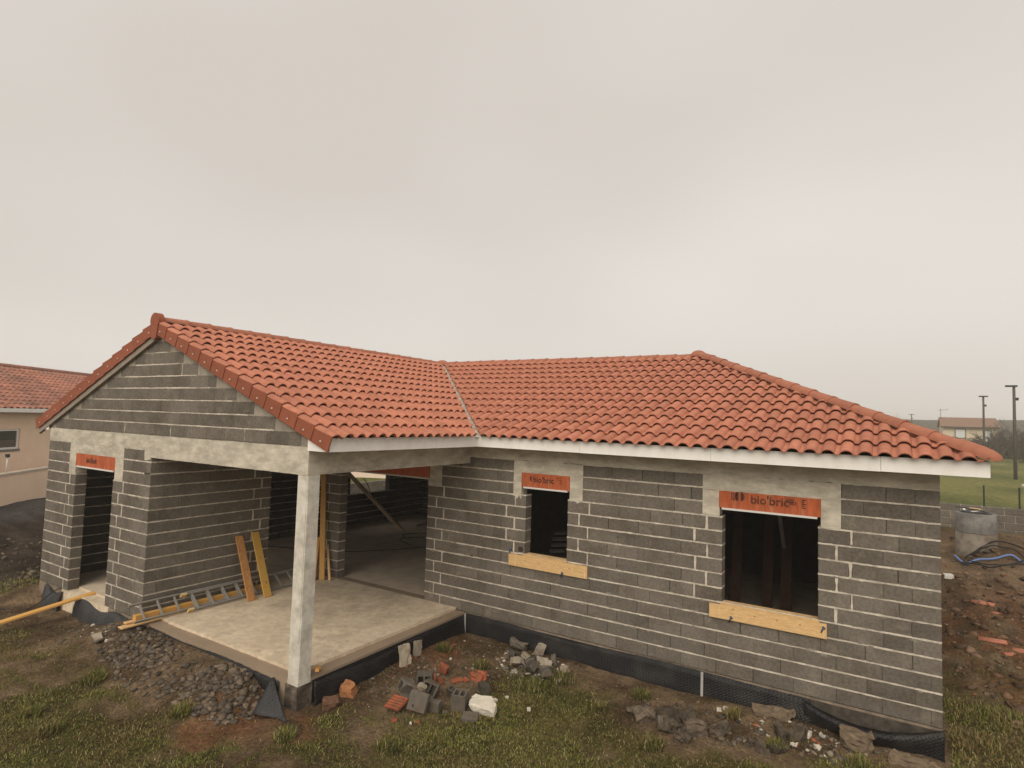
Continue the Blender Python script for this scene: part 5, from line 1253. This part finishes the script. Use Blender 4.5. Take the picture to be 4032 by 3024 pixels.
for i, (x, y, h, l_) in enumerate(((15.2, 63, 4.6, 'bare many stemmed shrub in front of the cream house gable end'), (16.7, 66, 4.4, 'bare bushy tree right of the cream house window'), (16.0, 58, 3.4, 'low bare shrub at the near edge of the field thicket'), (17.6, 61, 4.0, 'tangled bare shrub behind the tall street lamp'), (14.3, 60, 3.0, 'low leafless shrub behind the end of the hip'), (18.6, 66, 4.2, 'bare shrub beside the pinkish house'), (13.4, 62, 3.0, 'small bare bush below the cream house window'), (16.5, 80, 5.0, 'taller bare tree rising above the cream house roof'), (9.2, 118, 6.6, 'faint bare tree on the skyline near the tiny lamp'), (7.0, 117, 6.4, 'faint bare tree farthest along the skyline behind the ridge'))):
    bare_tree(l_, x, y, h, 300 + i, n0=6)
# dense dark hedge along the far edge of the field
V, F, Cc, n = [], [], [], 0
hn = 16000; hx = rng.uniform(10, 26, hn); hy = 68 + rng.normal(0, 1.6, hn) + .1 * hx; top = 1.1 + 1.9 * fbm(hx * .8, hy * .3, 3)
hz = 1.0 + (top) * rng.random(hn) ** .8; a = rng.uniform(0, 6.28, hn); s_ = rng.uniform(.08, .22, hn); e_ = rng.uniform(-1, 1, hn)
base = np.stack([hx, hy, hz], 1); d1 = np.stack([np.cos(a), np.sin(a), e_], 1) * s_[:, None]; d2 = np.stack([-np.sin(a) * .3, np.cos(a) * .3, .5 * rng.uniform(-1, 1, hn)], 1) * s_[:, None]
V = np.stack([base - d1, base + d2, base + d1], 1).reshape(-1, 3); F = np.arange(hn * 3).reshape(-1, 3)
cc = np.where((rng.random(hn) < .7)[:, None], np.array([.055, .05, .034]), np.array([.09, .075, .05])) * rng.uniform(.6, 1.3, hn)[:, None]
tag(stuff(stuff_mesh('hedge', V, F, attr_mat('hedge_leaf'), np.repeat(cc, 3, 0))), 'dense dark hedge along the far edge of the green field', 'hedge')

# ------------------------------------------------------------------ left hand neighbour
NBO = Vector((-20.25, -.65, 0)); NU = Vector((-.60, .80, 0)).normalized(); NN = Vector((NU.y, -NU.x, 0))
def nb(u, d, z): return NBO + NU * u - NN * d + Vector((0, 0, z))
nh = thing('neighbour_house', 'neighbouring peach rendered house with weathered red tiled roof', 'house', tuple(NBO + Vector((0, 0, .2))))
PEACH = mat('peach_render', (.90, .68, .50), .05, 2, .9, .25, 60)
def slab(mb, u0, u1, d0, d1, z0, z1): mb.hexa([nb(u0, d0, z0), nb(u1, d0, z0), nb(u1, d1, z0), nb(u0, d1, z0), nb(u0, d0, z1), nb(u1, d0, z1), nb(u1, d1, z1), nb(u0, d1, z1)])
wz0, wz1, wu0, wu1 = 1.86, 2.60, -1.2, 1.02
for a in ((-6, wu0, 0, 8, 0, 3.3), (wu1, 13, 0, 8, 0, 3.3), (wu0, wu1, 0, 8, 0, wz0), (wu0, wu1, 0, 8, wz1, 3.3)):
    b_ = MB(); slab(b_, *a); b_.build('wall', PEACH, nh)
b_ = MB(); slab(b_, wu0 - .02, wu1 + .02, -.03, .12, wz0 - .08, wz0); b_.build('window_sill', mat('grey_sill', (.2, .19, .18), .1, 4, .8, 0), nh)
b_ = MB()
for a in ((wu0, wu0 + .07, .05, .11, wz0, wz1), (wu1 - .07, wu1, .05, .11, wz0, wz1), (wu0 + .07, wu1 - .07, .05, .11, wz0, wz0 + .07), (wu0 + .07, wu1 - .07, .05, .11, wz1 - .07, wz1), (-.12, -.05, .05, .11, wz0 + .07, wz1 - .07)): slab(b_, *a)
wf = b_.build('window_frame', M_FASCIA, nh)
b_ = MB(); slab(b_, wu0 + .07, wu1 - .07, .09, .1, wz0 + .07, wz1 - .07); b_.build('pane', mat('dark_glass', (.03, .035, .035), .1, 3, .1, 0, spec=.6), wf)
for i in range(4):
    b_ = MB(); slab(b_, wu0 + .07, wu1 - .07, .075, .085, wz0 + .1 + .06 * i, wz0 + .145 + .06 * i); b_.build('blind_slat', mat('brown_slat', (.13, .11, .09), .1, 3, .6, 0), wf)
b_ = MB(); slab(b_, -6.3, 13.3, -.52, -.40, 3.22, 3.36); b_.build('gutter', M_FASCIA, nh)
NS = .42; nrl = 4.4; nv_ = (-NN + Vector((0, 0, NS))).normalized(); nw = NU; nn_ = nw.cross(nv_).normalized()
if nn_.z < 0: nn_ = -nn_
dk_ = MB(); p0 = nb(-6.3, -.42, 3.33); dk_.poly([p0, p0 + nw * 19.6, p0 + nw * 19.6 + nv_ * nrl * math.sqrt(1 + NS * NS), p0 + nv_ * nrl * math.sqrt(1 + NS * NS)])
p1 = p0 + nv_ * nrl * math.sqrt(1 + NS * NS); q1 = p1 - NN * nrl + Vector((0, 0, -NS * nrl)); dk_.poly([p1, p1 + nw * 19.6, q1 + nw * 19.6, q1])
nroof = dk_.build('roof', M_DECK_HOLE, nh)
M_NT = mat('weathered_tile', (.36, .155, .105), .2, 4, .9, .2, 60, rand=.22, tint=(.23, .12, .09), tscale=.6, tamt=.8)
NTW, NTL = .30, .345
tm = MB(); prf = [(0, 0), (.06, 0), (.1, .04), (.17, .062), (.24, .04), (.29, .0), (.3, 0)]
lo_ = [(x, 0, z + .035) for x, z in prf]; hi_ = [(x, NTL + .05, z) for x, z in prf]; tm.grid([lo_, hi_]); tm.grid([[(x, 0, z + .01) for x, z in prf], lo_], sm=False)
NTM = tm.mesh('roof_tile', M_NT); rows_n = int(nrl * math.sqrt(1 + NS * NS) / NTL); MXn = Matrix((nw, nv_, nn_)).transposed().to_4x4()
mass_n = []
for r__ in range(rows_n):
    for c__ in range(65):
        u_ = c__ * NTW - 6.3; Mx = Matrix.Translation(p0 + nw * (c__ * NTW) + nv_ * (r__ * NTL) + nn_ * .01) @ MXn
        if -.9 < u_ < 6.0: obj('roof_tile', NTM, nroof, Mx)
        else: mass_n.append((NTM, Mx))
join_meshes('tile_covering', mass_n, M_NT, nroof)
b_ = MB(); b_.tube([p1 + nn_ * .02, p1 + nw * 19.6 + nn_ * .02], .11, 8); b_.build('ridge', M_NT, nroof)
gwO = Vector((-17.34, -1.40, 0)); GU = Vector((-1.79, 1.88, 0)).normalized(); GN = Vector((GU.y, -GU.x, 0))
gw = thing('garden_wall', 'low peach rendered garden wall with a thin coping in front of the neighbouring house', 'wall', tuple(gwO))
def gwp(u, d, z): return gwO + GU * u - GN * d + Vector((0, 0, z))
def gslab(mb, u0, u1, d0, d1, z0, z1): mb.hexa([gwp(u0, d0, z0), gwp(u1, d0, z0), gwp(u1, d1, z0), gwp(u0, d1, z0), gwp(u0, d0, z1), gwp(u1, d0, z1), gwp(u1, d1, z1), gwp(u0, d1, z1)])
b_ = MB(); gslab(b_, -6, 12, 0, .2, -.2, 1.22); b_.build('wall_body', PEACH, gw); b_ = MB(); gslab(b_, -6, 12, -.04, .24, 1.221, 1.28); b_.build('coping', mat('pale_coping', (.56, .47, .38), .08, 4, .8, 0), gw)
b_ = MB(); b_.tube([gwp(.45, .12, 1.28), gwp(.45, .12, 1.78)], .025, 8); po = b_.build('wall_pipe', M_PVC); tag(po, 'thin white pipe with a dark cap standing behind the garden wall', 'pipe')
b_ = MB(); b_.box(gwp(.45, .12, 1.78) - Vector((.05, .05, 0)), gwp(.45, .12, 1.88) + Vector((.05, .05, 0))); b_.build('pipe_cap', mat('dark_lamp', (.035, .045, .05)), po)

# seen through the terrace and the far window
rw = thing('retaining_wall', 'long grey block retaining wall seen through the terrace window opening', 'wall', (-10.65, 7, -.3))
b_ = MB(); b_.box((-10.83, 3.4, -.5), (-10.68, 24, .84)); b_.build('wall_core', M_MORTAR, rw)
for k_ in range(6):
    y = 3.4 + (.25 if k_ % 2 else 0)
    while y < 14:
        obj('concrete_block', block_mesh(.49, .193, .2), rw, Matrix.Translation((-10.76, y + .25, -.22 + .205 * k_)) @ Matrix.Rotation(math.pi / 2, 4, 'Z')); y += .505
cable('bent_rod', 'bent dark reinforcing rod standing on the window ledge of the far wall', [(-7.85, 5.28, .96), (-7.86, 5.22, 1.15), (-7.88, 5.1, 1.35), (-7.9, 5.02, 1.42)], .014, cat='rod')
pw = MB(); pa, pb, pt = Vector((-17.0, 4.9, 0)), Vector((-11.3, 10.95, 0)), Vector((-.15, .13, 0))
pw.hexa([pa + Vector((0, 0, .6)), pb + Vector((0, 0, .6)), pb + pt + Vector((0, 0, .6)), pa + pt + Vector((0, 0, .6)), pa + Vector((0, 0, 2.6)), pb + Vector((0, 0, 2.6)), pb + pt + Vector((0, 0, 2.6)), pa + pt + Vector((0, 0, 2.6))])
o = pw.build('pale_wall', mat('pink_render', (.92, .74, .62), .05, 2, .9, 0)); tag(o, 'pale pink rendered wall glimpsed beyond the grassy bank through the window opening', 'wall')

# ------------------------------------------------------------------ haze
hz_ = MB(); hz_.box((-1500, -900, -4), (1500, 1700, 10.5))
hm = bpy.data.materials.new('haze_air'); hm.use_nodes = True; t = hm.node_tree; t.nodes.clear()
ho_ = t.nodes.new('ShaderNodeOutputMaterial'); pv = t.nodes.new('ShaderNodeVolumePrincipled'); pv.inputs['Density'].default_value = .0018; pv.inputs['Color'].default_value = (1, .98, .95, 1); pv.inputs['Anisotropy'].default_value = .2
t.links.new(pv.outputs['Volume'], ho_.inputs['Volume'])
stuff(hz_.build('haze', hm))
